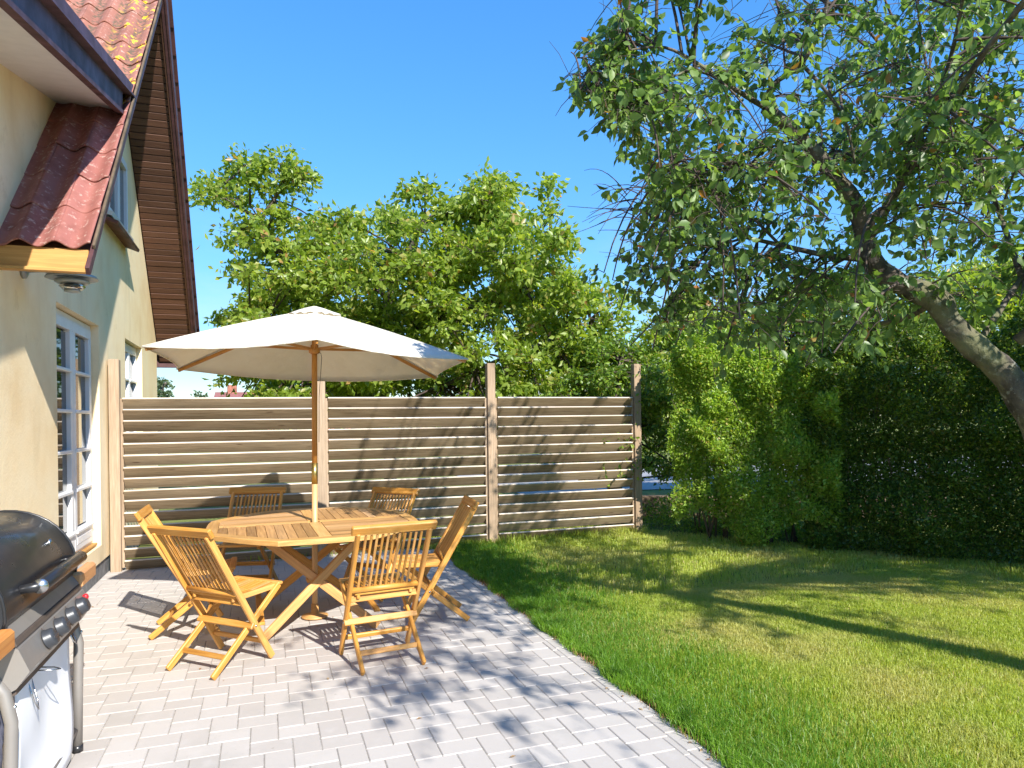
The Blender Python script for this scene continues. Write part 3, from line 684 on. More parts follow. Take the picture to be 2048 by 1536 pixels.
# ================================================================== PARASOL
um = empty('parasol', (.345, 5.6, 0)); tagit(um, 'cream canvas parasol on a wooden pole standing through the garden table', 'parasol')
def ux(z): return .0105 * z
m = MB(); m.tube([(ux(0), 0, .02), (ux(1.1), 0, 1.10)], .0215, 14); m.obj('lower_pole', 'teak_rim', um)
m = MB(); m.tube([(ux(1.14), 0, 1.14), (ux(2.33), 0, 2.33)], .021, 14); m.obj('upper_pole', 'pole_wood', um)
m = MB(); m.tube([(ux(1.03), 0, 1.03), (ux(1.19), 0, 1.19)], .0235, 14); m.obj('brass_sleeve', 'brass', um)
m = MB(); m.lathe((ux(2.05), 0, 2.03), [(.026, 0), (.042, .008), (.044, .045), (.03, .05), (.03, .07)], 12); m.obj('runner', 'pole_wood', um)
m = MB(); m.lathe((ux(2.30), 0, 2.27), [(.026, 0), (.045, .008), (.045, .05), (.02, .06)], 12); m.obj('top_hub', 'pole_wood', um)
m = MB(); m.lathe((0, 0, .006), [(.10, 0), (.10, .012), (.03, .02), (.026, .10)], 16); m.obj('base_plate', 'teak', um)
cen = np.array([ux(2.36), 0, 2.375]); RR = 1.24
def rimpt(i): 
    t = radians(27 + 60 * i); x, y = RR * cos(t), RR * sin(t); return np.array([x + .02, y, 1.952 - .028 * x - .043 * y])
NS, NR = 14, 12; V = []; F = []; G = []
for i in range(6):
    a, b = rimpt(i), rimpt(i + 1)
    for s_ in range(NS):
        t = s_ / NS
        for r_i in range(NR + 1):
            q = r_i / NR; r0 = .035 + .965 * q
            e = a * (1 - t) + b * t; e = e * 1.0; bow = 4 * t * (1 - t)
            e[:2] -= e[:2] * .075 * bow * q ** 2; 
            p_ = cen * (1 - r0) + e * r0
            p_[2] -= .035 * bow * q * (1 - .35 * q) ; p_[2] += .012 * sin(pi * q) + .0035 * sin(t * 38 + i) * sin(q * 9) * bow
            V.append(p_); G.append(p_)
n6 = 6 * NS; W1 = NR + 1
for k_ in range(n6):
    k2 = (k_ + 1) % n6
    for r_i in range(NR): F.append([k_ * W1 + r_i, k_ * W1 + r_i + 1, k2 * W1 + r_i + 1, k2 * W1 + r_i])
m = MB(); m.quads(V, F, G, True); canopy = m.obj('canopy', 'canvas', um)
canopy.modifiers.new('s', 'SOLIDIFY').thickness = .0012
for i in range(6):
    k_ = i * NS; m = MB(); m.tube([np.array(V[k_ * W1 + q]) + (0, 0, .002) for q in range(0, NR + 1, 2)], .0028, 5); m.obj('seam', 'canvas', canopy)
# hem
m = MB(); hem = [V[k_ * W1 + NR] for k_ in range(n6)] + [V[NR]]; m.tube([h + np.array([0, 0, -.002]) for h in hem], .0045, 5, cap=False); m.obj('hem', 'canvas', canopy)
# vent cap
V2 = []; F2 = []
for k_ in range(48):
    t = 2 * pi * k_ / 48; ii = (k_ / 8) % 1
    for r_i in range(4):
        q = r_i / 3; rr = (.02 + .20 * q) * (1 - .10 * 4 * ii * (1 - ii) * q); tt = t + radians(27)
        V2.append((cen[0] + rr * cos(tt), rr * sin(tt), cen[2] + .022 - .075 * q ** 1.2 + (.008 * sin(k_ * 2.1) if q > .9 else 0) - .3 * 0))
for k_ in range(48):
    k2 = (k_ + 1) % 48
    for r_i in range(3): F2.append([k_ * 4 + r_i, k_ * 4 + r_i + 1, k2 * 4 + r_i + 1, k2 * 4 + r_i])
F2.append([k_ * 4 for k_ in range(48)][::-1])
m = MB(); m.quads(V2, F2, V2, True); m.obj('vent_flap', 'canvas', um)
hub = np.array([ux(2.3), 0, 2.31]); run = np.array([ux(2.05), 0, 2.07])
for i in range(6):
    e = rimpt(i); d = e - cen; a = cen + d * .05 - np.array([0, 0, .03]); b = cen + d * .985 - np.array([0, 0, .022])
    m = MB(); m.board(a, b, .016, .026, .003); m.obj('rib', 'pole_wood', um)
    mid = cen + d * .50 - np.array([0, 0, .04]); m = MB(); m.board(run + np.array([d[0], d[1], 0]) * .03, mid, .012, .02, .002); m.obj('strut', 'pole_wood', um)
m = MB(); m.tube([(ux(2.06) + .02, -.03, 2.04), (ux(2.06) + .045, -.03, 2.035), (ux(2.0) + .052, -.025, 2.0), (.05, -.02, 1.7), (.045, -.02, 1.35)], .0022, 5); m.obj('cord', 'cord', um)

# ================================================================== CHAIRS
def make_chair():
    r = empty('folding_chair')
    # local frame: sitter faces +y, seat centre at origin
    Z = .885; WX = .222
    rt = lambda s: ((s * WX, -.285, Z - .03), (s * WX, .205, .012))           # long post: top back -> front foot
    sh = lambda s: ((s * (WX - .032), .305, .452), (s * (WX - .032), -.235, .012))  # short leg: seat front -> back foot
    for s in (-1, 1):
        a, b = rt(s); m = MB(); m.board(a, b, .024, .042, .005, up=(0, .4, 1)); m.obj('leg', 'teak', r)
        a, b = sh(s); m = MB(); m.board(a, b, .022, .040, .005, up=(0, .4, 1)); m.obj('leg', 'teak', r)
    A, B = np.array(rt(1)[0]), np.array(rt(1)[1]); d = (B - A) / np.linalg.norm(B - A)
    def on(z): t = (Z - .03 - z) / (Z - .03 - .012); p = A + (B - A) * t; return p[1], p[2]
    nb_ = np.array([0, -d[2], d[1]]);
    m = MB(); y_, z_ = on(Z - .03); m.board((-.262, y_ - .004, Z - .015), (.262, y_ - .004, Z - .015), .030, .062, .008, up=-d); m.obj('top_rail', 'teak', r)
    y1, z1 = on(.47); m = MB(); m.tube([(-WX + .008, y1, z1), (WX - .008, y1, z1)], .019, 10); m.obj('back_rail', 'teak', r)
    ya, za = on(Z - .05)
    for i in range(11):
        x = -.172 + i * .0344; m = MB(); m.board((x, ya, za), (x, y1 - .002, z1 + .01), .015, .010, .0025, up=(0, 1, .5)); m.obj('back_slat', 'teak', r)
    ysx, zsx = on(.40); m = MB(); m.board((-WX + .01, ysx - .01, .415), (WX - .01, ysx - .01, .415), .018, .05, .003, up=(0, .2, 1)); m.obj('rear_apron', 'teak', r)
    yb, zb = on(.262); m = MB(); m.board((-WX - .016, yb - .025, zb - .01), (WX + .016, yb - .025, zb - .01), .042, .018, .004, up=(0, -.9, .6)); m.obj('stretcher', 'teak', r)
    a, b = np.array(sh(1)[0]), np.array(sh(1)[1]); p = a + (b - a) * .80; m = MB(); m.board((-WX + .04, p[1], p[2]), (WX - .04, p[1], p[2]), .018, .032, .003, up=(0, .3, 1)); m.obj('stretcher', 'teak', r)
    p = A + (B - A) * .86; m = MB(); m.board((-WX + .01, p[1], p[2]), (WX - .01, p[1], p[2]), .018, .030, .003, up=(0, -.3, 1)); m.obj('stretcher', 'teak', r)
    # seat
    for s in (-1, 1):
        m = MB(); m.board((s * .168, -.06, .430), (s * .168, .30, .440), .020, .032, .004); m.obj('seat_rail', 'teak', r)
    m = MB(); m.board((-.205, .305, .458), (.205, .305, .458), .042, .020, .006); m.obj('front_rail', 'teak', r)
    m = MB(); m.board((-.19, -.045, .445), (.19, -.045, .445), .035, .018, .004); m.obj('rear_rail', 'teak', r)
    for i in range(10):
        x = -.153 + i * .034; m = MB(); m.board((x, -.03, .450), (x, .13, .441), .024, .010, .002); m.board((x, .13, .441), (x, .288, .459), .024, .010, .002); m.obj('seat_slat', 'teak', r)
    for s in (-1, 1):
        m = MB(); y_, z_ = on(.262); m.lathe((s * (WX + .014), y_ - .0, .248), [(.007, -.003), (.007, .003)], 10, 'x'); m.obj('bolt', 'steel', r)
    return r
ch0 = make_chair()
chairs = [((-.276, 4.75), -45, 'nearest left folding teak chair, in full sun with its slatted back to the camera'),
          ((.69, 4.46), 7, 'folding teak chair at the front right of the table with dappled shade on its back'),
          ((1.21, 5.28), 84, 'folding teak chair seen edge on beside the lawn, leaning back to the right'),
          ((-.54, 5.64), -90, 'folding teak chair half hidden behind the near left chair, closest to the house door'),
          ((-.15, 6.70), 164, 'folding teak chair in parasol shade behind the table against the left fence panel'),
          ((.89, 6.15), 132, 'folding teak chair behind the right side of the table, back against sunlit middle fence panel')]
for i, ((x, y), a, lab) in enumerate(chairs):
    c = ch0 if i == 0 else copy_tree(ch0)
    c.location = (x, y, 0); c.rotation_euler = (0, 0, radians(a)); tagit(c, lab, 'chair', 'folding teak chairs around the garden table')
    c['label'] = lab

# ================================================================== GAS GRILL
gr = empty('gas_grill', (-.815, 3.27, 0)); tagit(gr, 'grey and black gas grill with wooden handles and a white cloth over its cart', 'grill')
GX = 0.0; YN, YR = -.455, .455
for y in (YN, YR):
    m = MB(); m.tube([(GX - .02, y, .02), (GX - .015, y, .30), (GX - .01, y, .50), (GX - .03, y, .60), (GX - .075, y, .67), (GX - .15, y, .70), (GX - .46, y, .70)], .021, 12); m.obj('leg', 'grill_grey', gr)
    m = MB(); m.tube([(GX - .47, y, .03), (GX - .47, y, .70)], .019, 12); m.obj('leg', 'grill_grey', gr)
    m = MB(); m.tube([(GX - .47, y, .10), (GX - .02, y, .10)], .016, 10); m.obj('foot_rail', 'grill_grey', gr)
    m = MB(); m.lathe((GX - .02, y, .0), [(.024, 0), (.024, .03)], 14); m.obj('foot_cap', 'grill_black', gr)
    for z in (.30, .42, .55):
        m = MB(); m.lathe((GX - .002, y - .0, z), [(.008, 0), (.007, .006), (.002, .009)], 10, 'x'); m.obj('bolt', 'steel', gr)
for z in (.10,): m = MB(); m.tube([(GX - .03, YN, z), (GX - .03, YR, z)], .018, 10); m.obj('cross_bar', 'grill_grey', gr)
m = MB(); m.prism([(GX - .06, YN + .02, .56), (GX + .0, YN + .02, .585), (GX - .005, YN + .02, .61), (GX - .06, YN + .02, .60)], (0, YR - YN - .04, 0)); m.obj('lower_trim', 'grill_dark', gr, fix=True)
# firebox and control panel (profile in x,z swept along y)
m = MB(); m.prism([(GX - .05, YN, .58), (GX + .005, YN, .61), (GX + .045, YN, .665), (GX + .012, YN, .745), (GX - .05, YN, .76)], (0, YR - YN, 0)); m.obj('control_panel', 'grill_grey', gr, fix=True)
m = MB(); m.prism([(GX - .02, YN + .01, .752), (GX + .006, YN + .01, .752), (GX + .0, YN + .01, .772), (GX - .02, YN + .01, .775)], (0, YR - YN - .02, 0)); m.obj('panel_groove', 'grill_dark', gr, fix=True)
m = MB(); m.prism([(GX - .02, YN, .770), (GX - .005, YN, .775), (GX - .055, YN, .845), (GX - .10, YN, .845)], (0, YR - YN, 0)); m.obj('front_plate', 'grill_grey', gr, fix=True)
m = MB(); m.box((GX - .036, .10, .812), (.004, .36, .05), .002, np.array(Matrix.Rotation(radians(-36), 3, 'Y'))); m.obj('heat_plate', 'grill_dark', gr)
m = MB(); m.box((GX - .30, 0, .70), (.46, .86, .22), .01); m.obj('firebox', 'grill_black', gr)
kn = np.array([GX + .032, 0, .705]); kd = np.array([.92, 0, .38]); kd /= np.linalg.norm(kd)
for i in range(4):
    y = -.21 + i * .165
    m = MB(); m.lathe((0, 0, 0), [(.038, 0), (.038, .004), (.035, .008), (.034, .026), (.028, .034), (.01, .035)], 24, 'x'); m.box((.034, 0, 0), (.006, .052, .012), .002); o = m.obj('knob', 'knob', gr); o.location = kn + (0, y, 0); o.rotation_euler = (0, -math.asin(kd[2]), 0)
    m = MB(); m.box((.001, 0, .044), (.001, .004, .008), 0); o = m.obj('dial_mark', 'grill_dark', gr); o.location = kn + (0.002, y, 0.0); o.rotation_euler = (0, -math.asin(kd[2]), 0)
m = MB(); m.lathe((0, 0, 0), [(.013, 0), (.013, .014), (.009, .018)], 16, 'x'); o = m.obj('igniter_button', 'red_plastic', gr); o.location = kn + (-.004, .385, .018); o.rotation_euler = (0, -.35, 0)
# hood : barrel profile
HP = []
for i in range(17):
    t = i / 16; a = radians(-12 + t * 150); HP.append((GX - .30 + .27 * cos(a) - .0, .85 + .265 * sin(a) * (1 if sin(a) > 0 else .6)))
m = MB(); V = []; F = []; G = []; y0, y1 = -.46, .50
for yy_ in (y0, y0 + .012, y1 - .012, y1):
    k_ = 1.0 if yy_ in (y0, y1) else 1.018
    for (x, z) in HP: V.append((GX - .30 + (x - GX + .30) * k_, yy_, .87 + (z - .87) * k_))
n = len(HP)
for j in range(3):
    for i in range(n - 1): F.append([j * n + i, j * n + i + 1, (j + 1) * n + i + 1, (j + 1) * n + i])
F.append(list(range(n))); F.append([3 * n + i for i in range(n)][::-1]); F.append([0, n, 2 * n, 3 * n]); F.append([n - 1, 4 * n - 1, 3 * n - 1, 2 * n - 1])
m.quads(V, F, V, True); hd = m.obj('hood', 'grill_black', gr, fix=True)
for p_ in hd.data.polygons:
    if len(p_.vertices) > 4: p_.use_smooth = False
for yy_ in (y0 + .006, y1 - .006):
    m = MB(); m.tube([(GX - .30 + (x - GX + .30) * 1.022, yy_, .87 + (z - .87) * 1.022) for x, z in HP], .006, 8); m.obj('hood_edge', 'grill_black', hd)
m = MB(); m.tube([(GX - .065, -.26, .905), (GX + .015, -.265, .915), (GX + .03, -.25, .918), (GX + .03, .33, .918), (GX + .015, .345, .915), (GX - .065, .34, .905)], [.016, .018, .026, .026, .018, .016], 14); m.obj('hood_handle', 'grill_black', gr)
m = MB(); m.lathe((GX + .03, -.272, .918), [(.027, 0), (.027, .008)], 20, 'y'); m.obj('handle_cap', 'steel', gr)
for (x, y, z) in ((GX - .075, .26, 1.00), (GX - .065, .30, .955)):
    m = MB(); m.lathe((x, y, z), [(.014, -.005), (.016, .006), (.006, .013)], 16, 'x'); m.obj('thermometer_boss', 'steel', gr)
# side shelves
for s in (-1, 1):
    ya, yb = (YR + .005, YR + .29) if s > 0 else (YN - .005, YN - .33)
    m = MB(); m.box((GX - .26, (ya + yb) / 2, .80), (.44, abs(yb - ya), .022), .006); m.obj('side_shelf', 'grill_shelf', gr)
    m = MB(); m.box((GX - .26, (ya + yb) / 2, .775), (.40, abs(yb - ya) - .02, .03), .004); m.obj('shelf_bracket', 'grill_grey', gr)
    m = MB(); m.box((GX - .018, (ya + yb) / 2, .785), (.05, abs(yb - ya), .075), .016, ax=1); m.obj('wooden_handle', 'handle_wood', gr)
# white cloth front with grey sides
V = []; F = []; NC, NRr = 18, 14
for j in range(NRr + 1):
    for i in range(NC + 1):
        u = i / NC; v_ = j / NRr; y = -.375 + .735 * u - .02 * v_ + .012 * sin(v_ * 5); z = .60 - .575 * v_
        x = GX - .022 + .012 * sin(u * 5 + v_ * 4.2) * (.3 + v_) + .004 * sin(u * 13 - v_ * 6); V.append((x, y, z))
for j in range(NRr):
    for i in range(NC): a = j * (NC + 1) + i; F.append([a, a + NC + 1, a + NC + 2, a + 1])
m = MB(); m.quads(V, F, V, True); o = m.obj('white_cloth', 'white_cloth', gr); o.modifiers.new('s', 'SOLIDIFY').thickness = .002
for (ya, yb) in ((-.435, -.37), (.35, .435)):
    V = []; F = []
    for j in range(13):
        for i in range(5): V.append((GX - .06 + .010 * sin(i * 1.7 + j * .9), ya + (yb - ya) * i / 4 + .008 * sin(j * .8), .60 - .047 * j))
    for j in range(12):
        for i in range(4): a = j * 5 + i; F.append([a, a + 5, a + 6, a + 1])
    m = MB(); m.quads(V, F, V, True); o = m.obj('grey_border', 'grey_cloth', gr); o.modifiers.new('s', 'SOLIDIFY').thickness = .003
for (yc, zc, dx, dz) in ((-.16, .585, .085, -.01), (-.23, .575, .03, -.12), (.33, .60, .03, -.07)):
    m = MB(); m.tube([(GX - .02, yc - .02, zc), (GX - .02 + dx * .7, yc - .018, zc + dz * .7), (GX - .02 + dx, yc, zc + dz), (GX - .02 + dx * .7, yc + .018, zc + dz * .7), (GX - .02, yc + .02, zc)], .0028, 6); m.obj('wire_hook', 'steel', gr)
m = MB(); m.box((GX - .26, 0, .12), (.42, .84, .02), .003); m.obj('bottom_shelf', 'grill_grey', gr)

# ================================================================== PLANTS
def rand_dirs(r, n):
    v = r.normal(size=(n, 3)); return v / np.linalg.norm(v, axis=1, keepdims=True)
def bez(p0, p1, p2, n): 
    t = np.linspace(0, 1, n)[:, None]; return (1 - t) ** 2 * p0 + 2 * t * (1 - t) * p1 + t ** 2 * p2
def foliage(name, mat, parent, P, D, size, tpl, r, up=None, wid=1.0, lc=None, kind='stuff', droop=0):
    n = len(P); U = rand_dirs(r, n) if up is None else up
    V, F = place_leaves(P, D, U, size, tpl, wid); l = r.random(n) if lc is None else lc
    o = bpy.data.objects.new(name, fast_mesh(name, V, F, mat, np.repeat(l, len(tpl[0])))); link(o, parent)
    if kind: o['kind'] = kind
    return o

# ---------------- cherry tree overhanging from the right
r = np.random.default_rng(5)
tree = empty('cherry_tree', (4.30, 2.66, 0)); tagit(tree, 'leaning cherry tree with mottled trunk and drooping leafy branches over the lawn', 'tree')
T0 = np.array([4.30, 2.66, 0.])
def loc(P): return [np.array(p) - T0 for p in P]
D0 = 3.9
trunk = [(4.34, 2.60, -.05), (4.30, 2.62, .4), (4.22, 2.64, .8), at(2105, 930, D0), at(2066, 830, D0), at(2008, 745, D0), at(1950, 695, D0), at(1900, 645, D0 + .02), at(1872, 600, D0 + .05), at(1800, 568, D0 + .1), at(1745, 525, D0 + .12), at(1728, 470, D0 + .12), at(1712, 410, D0 + .1), at(1680, 365, D0 + .08), at(1640, 318, D0 + .05), at(1590, 265, D0), at(1530, 215, D0 - .05)]
rad = [.135, .115, .105, .092, .084, .076, .068, .062, .07, .062, .056, .052, .048, .045, .043, .038, .032]
# smooth
def smooth(P, R, k=3):
    P = [np.array(p, float) for p in P]; oP = []; oR = []
    for i in range(len(P) - 1):
        a = P[max(i - 1, 0)]; b = P[i]; c = P[i + 1]; d = P[min(i + 2, len(P) - 1)]
        for j in range(k):
            t = j / k; oP.append(.5 * ((2 * b) + (-a + c) * t + (2 * a - 5 * b + 4 * c - d) * t * t + (-a + 3 * b - 3 * c + d) * t ** 3)); oR.append(R[i] * (1 - t) + R[i + 1] * t)
    oP.append(P[-1]); oR.append(R[-1]); return oP, oR
sp, sr = smooth(trunk, rad, 4)
sr = [q * (1 + .06 * sin(i * 1.9) + .05 * sin(i * .83)) for i, q in enumerate(sr)]
m = MB(); m.tube(loc(sp), sr, 14); m.obj('trunk', 'bark', tree)
BR = []       # (points, radii)
def br(pts, r0, r1, k=4, name='branch'):
    P, R = smooth(pts, list(np.linspace(r0 * .68, r1 * .7, len(pts))), k); m = MB(); m.tube(loc(P), R, 8); m.obj(name, 'bark', tree); BR.append((P, R))
BR.append((sp[24:], sr[24:]))
br([at(1530, 215, 3.85), at(1480, 185, 3.75), at(1400, 130, 3.6), at(1330, 95, 3.5), at(1260, 100, 3.4)], .022, .006)
br([at(1530, 215, 3.85), at(1545, 170, 3.8), at(1600, 130, 3.75), at(1640, 60, 3.7), at(1660, -60, 3.6), at(1640, -220, 3.4)], .024, .010)
br([at(1605, 130, 3.75), at(1650, 180, 3.8), at(1690, 240, 3.85), at(1710, 330, 3.95)], .016, .010)
br([at(1745, 520, 4.0), at(1650, 510, 4.1), at(1560, 490, 4.3), at(1470, 470, 4.5), at(1380, 450, 4.7), at(1300, 440, 4.9)], .030, .008)
br([at(1728, 470, 4.0), at(1790, 380, 3.9), at(1850, 260, 3.7), at(1900, 120, 3.5), at(1930, -60, 3.2), at(1900, -300, 2.8)], .022, .010)
br([at(1872, 600, 3.95), at(1800, 640, 4.3), at(1700, 650, 4.7), at(1580, 640, 5.0), at(1450, 620, 5.2), at(1330, 620, 5.3)], .030, .007)
br([at(1950, 695, 3.9), at(2040, 560, 4.1), at(2150, 400, 4.3), at(2280, 250, 4.4), at(2420, 120, 4.4)], .028, .012)
br([at(2045, 560, 4.1), at(2000, 430, 4.4), at(1960, 330, 4.7), at(1900, 240, 5.0), at(1820, 160, 5.2)], .028, .008)
br([at(1400, 130, 3.6), at(1330, 160, 3.55), at(1250, 190, 3.5), at(1160, 180, 3.45)], .010, .003)
br([at(1560, 490, 4.3), at(1450, 380, 4.3), at(1370, 310, 4.3), at(1280, 250, 4.3), at(1210, 210, 4.2)], .014, .004)
br([at(1590, 265, 3.9), at(1500, 330, 3.9), at(1400, 340, 3.8), at(1330, 300, 3.7)], .014, .004)
# limbs running back over the terrace side, above and behind the viewpoint
br([(3.2, 3.0, 2.5), (3.0, 2.2, 3.1), (2.8, 1.2, 3.5), (2.6, .2, 3.8), (2.3, -.8, 4.0)], .022, .010)
br([(3.9, 2.7, 1.9), (4.6, 1.8, 2.9), (5.0, .6, 3.6), (4.6, -.6, 4.1)], .05, .015)
br([(4.6, 1.8, 2.9), (5.6, 2.6, 3.3), (6.4, 3.4, 3.5)], .03, .01)
allP = np.array([p for P, R in BR for p in P])
# crown sample volume in view (directions surveyed from the photograph's outline)
poly = [(1235, -260), (1215, 20), (1140, 100), (1110, 185), (1175, 225), (1235, 290), (1262, 360), (1285, 470), (1225, 535), (1215, 590), (1300, 660), (1400, 680), (1500, 730), (1610, 745), (1700, 720), (1830, 650), (2048, 640), (2420, 600), (2500, -260)]
def inpoly(x, y, P):
    c = False; j = len(P) - 1
    for i in range(len(P)):
        if (P[i][1] > y) != (P[j][1] > y) and x < (P[j][0] - P[i][0]) * (y - P[i][1]) / (P[j][1] - P[i][1]) + P[i][0]: c = not c
        j = i
    return c
cl = []
cl += [at(u, v_, 3.55) for u, v_ in ((1155, 150), (1142, 188), (1185, 185), (1215, 130), (1232, 60), (1205, 200), (1190, 238), (1240, 252), (1142, 104), (1270, 180), (1290, 110))] + [at(u, v_, 4.3) for u, v_ in ((1280, 330), (1255, 300), (1225, 560), (1208, 545), (1240, 620), (1262, 690), (1305, 700), (1240, 480), (1330, 640), (1290, 590), (1350, 690), (1250, 570), (1400, 650), (1450, 700), (1380, 600), (1310, 540), (1520, 720), (1610, 735))]
while len(cl) < 240:
    u = r.uniform(1100, 2500); v_ = r.uniform(-260, 760)
    if not inpoly(u, v_, poly): continue
    if v_ < 260 and r.random() < .60: continue
    if u > 2048 and r.random() < .5: continue
    d = r.uniform(3.1, 5.6) if u > 1350 else r.uniform(3.2, 4.6)
    if u < 1260 and v_ < 300: d = r.uniform(3.3, 3.7)
    cc_ = at(u, v_, d); tq = (8.1 - cc_[1]) / -SUN[1]; fx = cc_[0] - SUN[0] * tq; fz = cc_[2] - SUN[2] * tq   # where its shade meets the fence
    if tq > 0 and ((4.2 < fx < 4.95 and fz < 2.3 and fz > .1) or (2.5 < fx < 4.3 and fz > 1.1 and fz < 2.0 and r.random() < .5)): continue
    cl.append(cc_)
# clumps out of frame: over the terrace, over the viewpoint, over the lawn to the right (they cast the dappled shade)
def sh(gx, gy, z): return np.array([gx, gy, 0]) + SUN * z / SUN[2]
for (gx, gy, z, n_, sp_) in ((1.15, 3.95, 3.4, 7, .55), (1.5, 4.9, 3.3, 9, .50), (.75, 4.9, 3.6, 4, .45), (1.75, 5.9, 3.2, 8, .5), (2.2, 6.6, 3.2, 9, .6), (2.6, 5.3, 3.0, 9, .6), (3.0, 4.2, 3.0, 8, .6), (1.55, 3.1, 3.5, 3, .3), (3.9, 6.3, 3.0, 6, .6), (2.9, 6.9, 3.4, 6, .6), (.35, 3.85, 3.5, 1, .12), (4.6, 3.4, 3.0, 8, .6), (2.3, 7.6, 3.6, 6, .6)):
    for _ in range(n_): cl.append(sh(gx + r.normal(0, sp_), gy + r.normal(0, sp_), z + r.normal(0, .25)))
for _ in range(300):                                 # crown on the far right, shading the hedge face and its foot
    hx = r.uniform(5.7, 9.2); q = r.random()
    if q < .78: hp = np.array([hx, hedge_line_y(hx), r.uniform(.0, 1.75)])
    else: hp = np.array([hx, hedge_line_y(hx), 0]) + np.array([-.8, -.6, 0]) * r.uniform(0, .55)
    dz = r.uniform(1.5, 3.0) if hx > 6.2 else r.uniform(2.2, 3.2)
    cl.append(hp + SUN / SUN[2] * dz)
TWm = MB(); LP = []; LD = []; LS = []
for c in cl:
    dd = np.linalg.norm(allP - c, axis=1); i0 = int(np.argmin(dd + r.uniform(0, .5, len(dd)))); b0 = allP[i0]; L_ = np.linalg.norm(c - b0)
    mid = (b0 + c) / 2 + np.array([0, 0, .18 * L_]) + r.normal(0, .08 * L_, 3)
    path = bez(b0, mid, c, 7); TWm.tube(loc(path), list(np.linspace(.009, .0035, 7) * min(1.6, .6 + L_ * .5)), 5, cap=False)
    for k_ in range(int(r.integers(7, 12))):
        st = path[int(r.integers(2, 7))]; dr_ = rand_dirs(r, 1)[0]; dr_[2] = dr_[2] * .5 - .15; ln = r.uniform(.16, .42)
        e = st + dr_ * ln + np.array([0, 0, -.10 * ln]); qe = e - CAM; zq = qe @ _F
        if zq > 1 and r.random() < .93:
            uq = CX + FPX * (qe @ _R) / zq; vq = CY - FPX * (qe @ _U) / zq
            if -50 < uq < 2100 and -50 < vq < 1500 and not inpoly(uq, vq, poly): continue
        pth = bez(st, st + dr_ * ln * .6 + np.array([0, 0, .05]), e, 5); TWm.tube(loc(pth), [.0030, .0026, .0022, .0018, .0012], 3, cap=False)
        if r.random() < .14:
            for q in range(3):
                e2 = pth[2] + rand_dirs(r, 1)[0] * .2; TWm.tube(loc([pth[2], (pth[2] + e2) / 2 + (0, 0, .02), e2]), [.0018, .0015, .001], 3, cap=False)
            continue
        nl = int(r.integers(6, 14)); tt = r.uniform(.25, 1, nl)
        for t in tt:
            p_ = pth[0] * (1 - t) ** 2 + 2 * t * (1 - t) * pth[2] + t * t * pth[4]
            dl = rand_dirs(r, 1)[0] * .75 + dr_ * .35 + np.array([0, 0, -.55]); LP.append(p_ + dl * .012); LD.append(dl); LS.append(r.uniform(.036, .074))
# bare fine shoots on the open left side
for k_ in range(16):
    a = at(r.uniform(1245, 1330), r.uniform(330, 480), 4.2); e = a + (at(r.uniform(1105, 1215), r.uniform(370, 470) + r.normal(0, 25), 4.2) - a) * r.uniform(.5, 1)
    TWm.tube(loc(bez(a, (a + e) / 2 + np.array([0, 0, r.uniform(-.02, .14)]), e, 8)), list(np.linspace(.0045, .0014, 8)), 4, cap=False)
for k_ in range(150):
    a = at(r.uniform(1500, 2048), r.uniform(0, 480), r.uniform(4, 5)); dr_ = rand_dirs(r, 1)[0]; e = a + dr_ * r.uniform(.2, .55)
    TWm.tube(loc(bez(a, (a + e) / 2 + rand_dirs(r, 1)[0] * .06, e, 5)), [.003, .0026, .0022, .0018, .0012], 3, cap=False)
tagit(TWm.obj('twigs', 'twig', tree), kind='stuff')
LP = np.array(LP); LD = np.array(LD); LS = np.array(LS); lcv = r.random(len(LP))
q_ = LP - CAM; zf_ = q_ @ _F; uu = CX + FPX * (q_ @ _R) / np.maximum(zf_, .1); vv_ = CY - FPX * (q_ @ _U) / np.maximum(zf_, .1)
inv = (zf_ > .5) & (uu > 0) & (uu < 2048) & (vv_ > 0) & (vv_ < 1536)
score = np.where(inv, LS / zf_, 0); top = set(np.argsort(-score)[:300].tolist())
mask = np.array([i not in top for i in range(len(LP))])
foliage('foliage', 'leaf_cherry', tree, LP[mask] - T0, LD[mask], LS[mask], LEAF8, r, lc=lcv[mask])
lms = []
for k_ in range(6):
    V, F = place_leaves(np.zeros((1, 3)), np.array([[0, 1., 0]]), np.array([[0, 0, 1.]]), np.array([1.]), LEAF8, 1 + .06 * (k_ - 2.5)); lms.append(fast_mesh('leaf', V, F, 'leaf_cherry', np.full(len(V), k_ / 6.)))
for i in sorted(top):
    o = bpy.data.objects.new('leaf', lms[int(r.integers(0, 6))]); o.location = LP[i] - T0
    o.rotation_euler = (Vector(LD[i]).to_track_quat('Y', 'Z').to_matrix() @ Matrix.Rotation(float(r.uniform(-1.2, 1.2)), 3, 'Y')).to_euler(); o.scale = (LS[i],) * 3; link(o, tree)

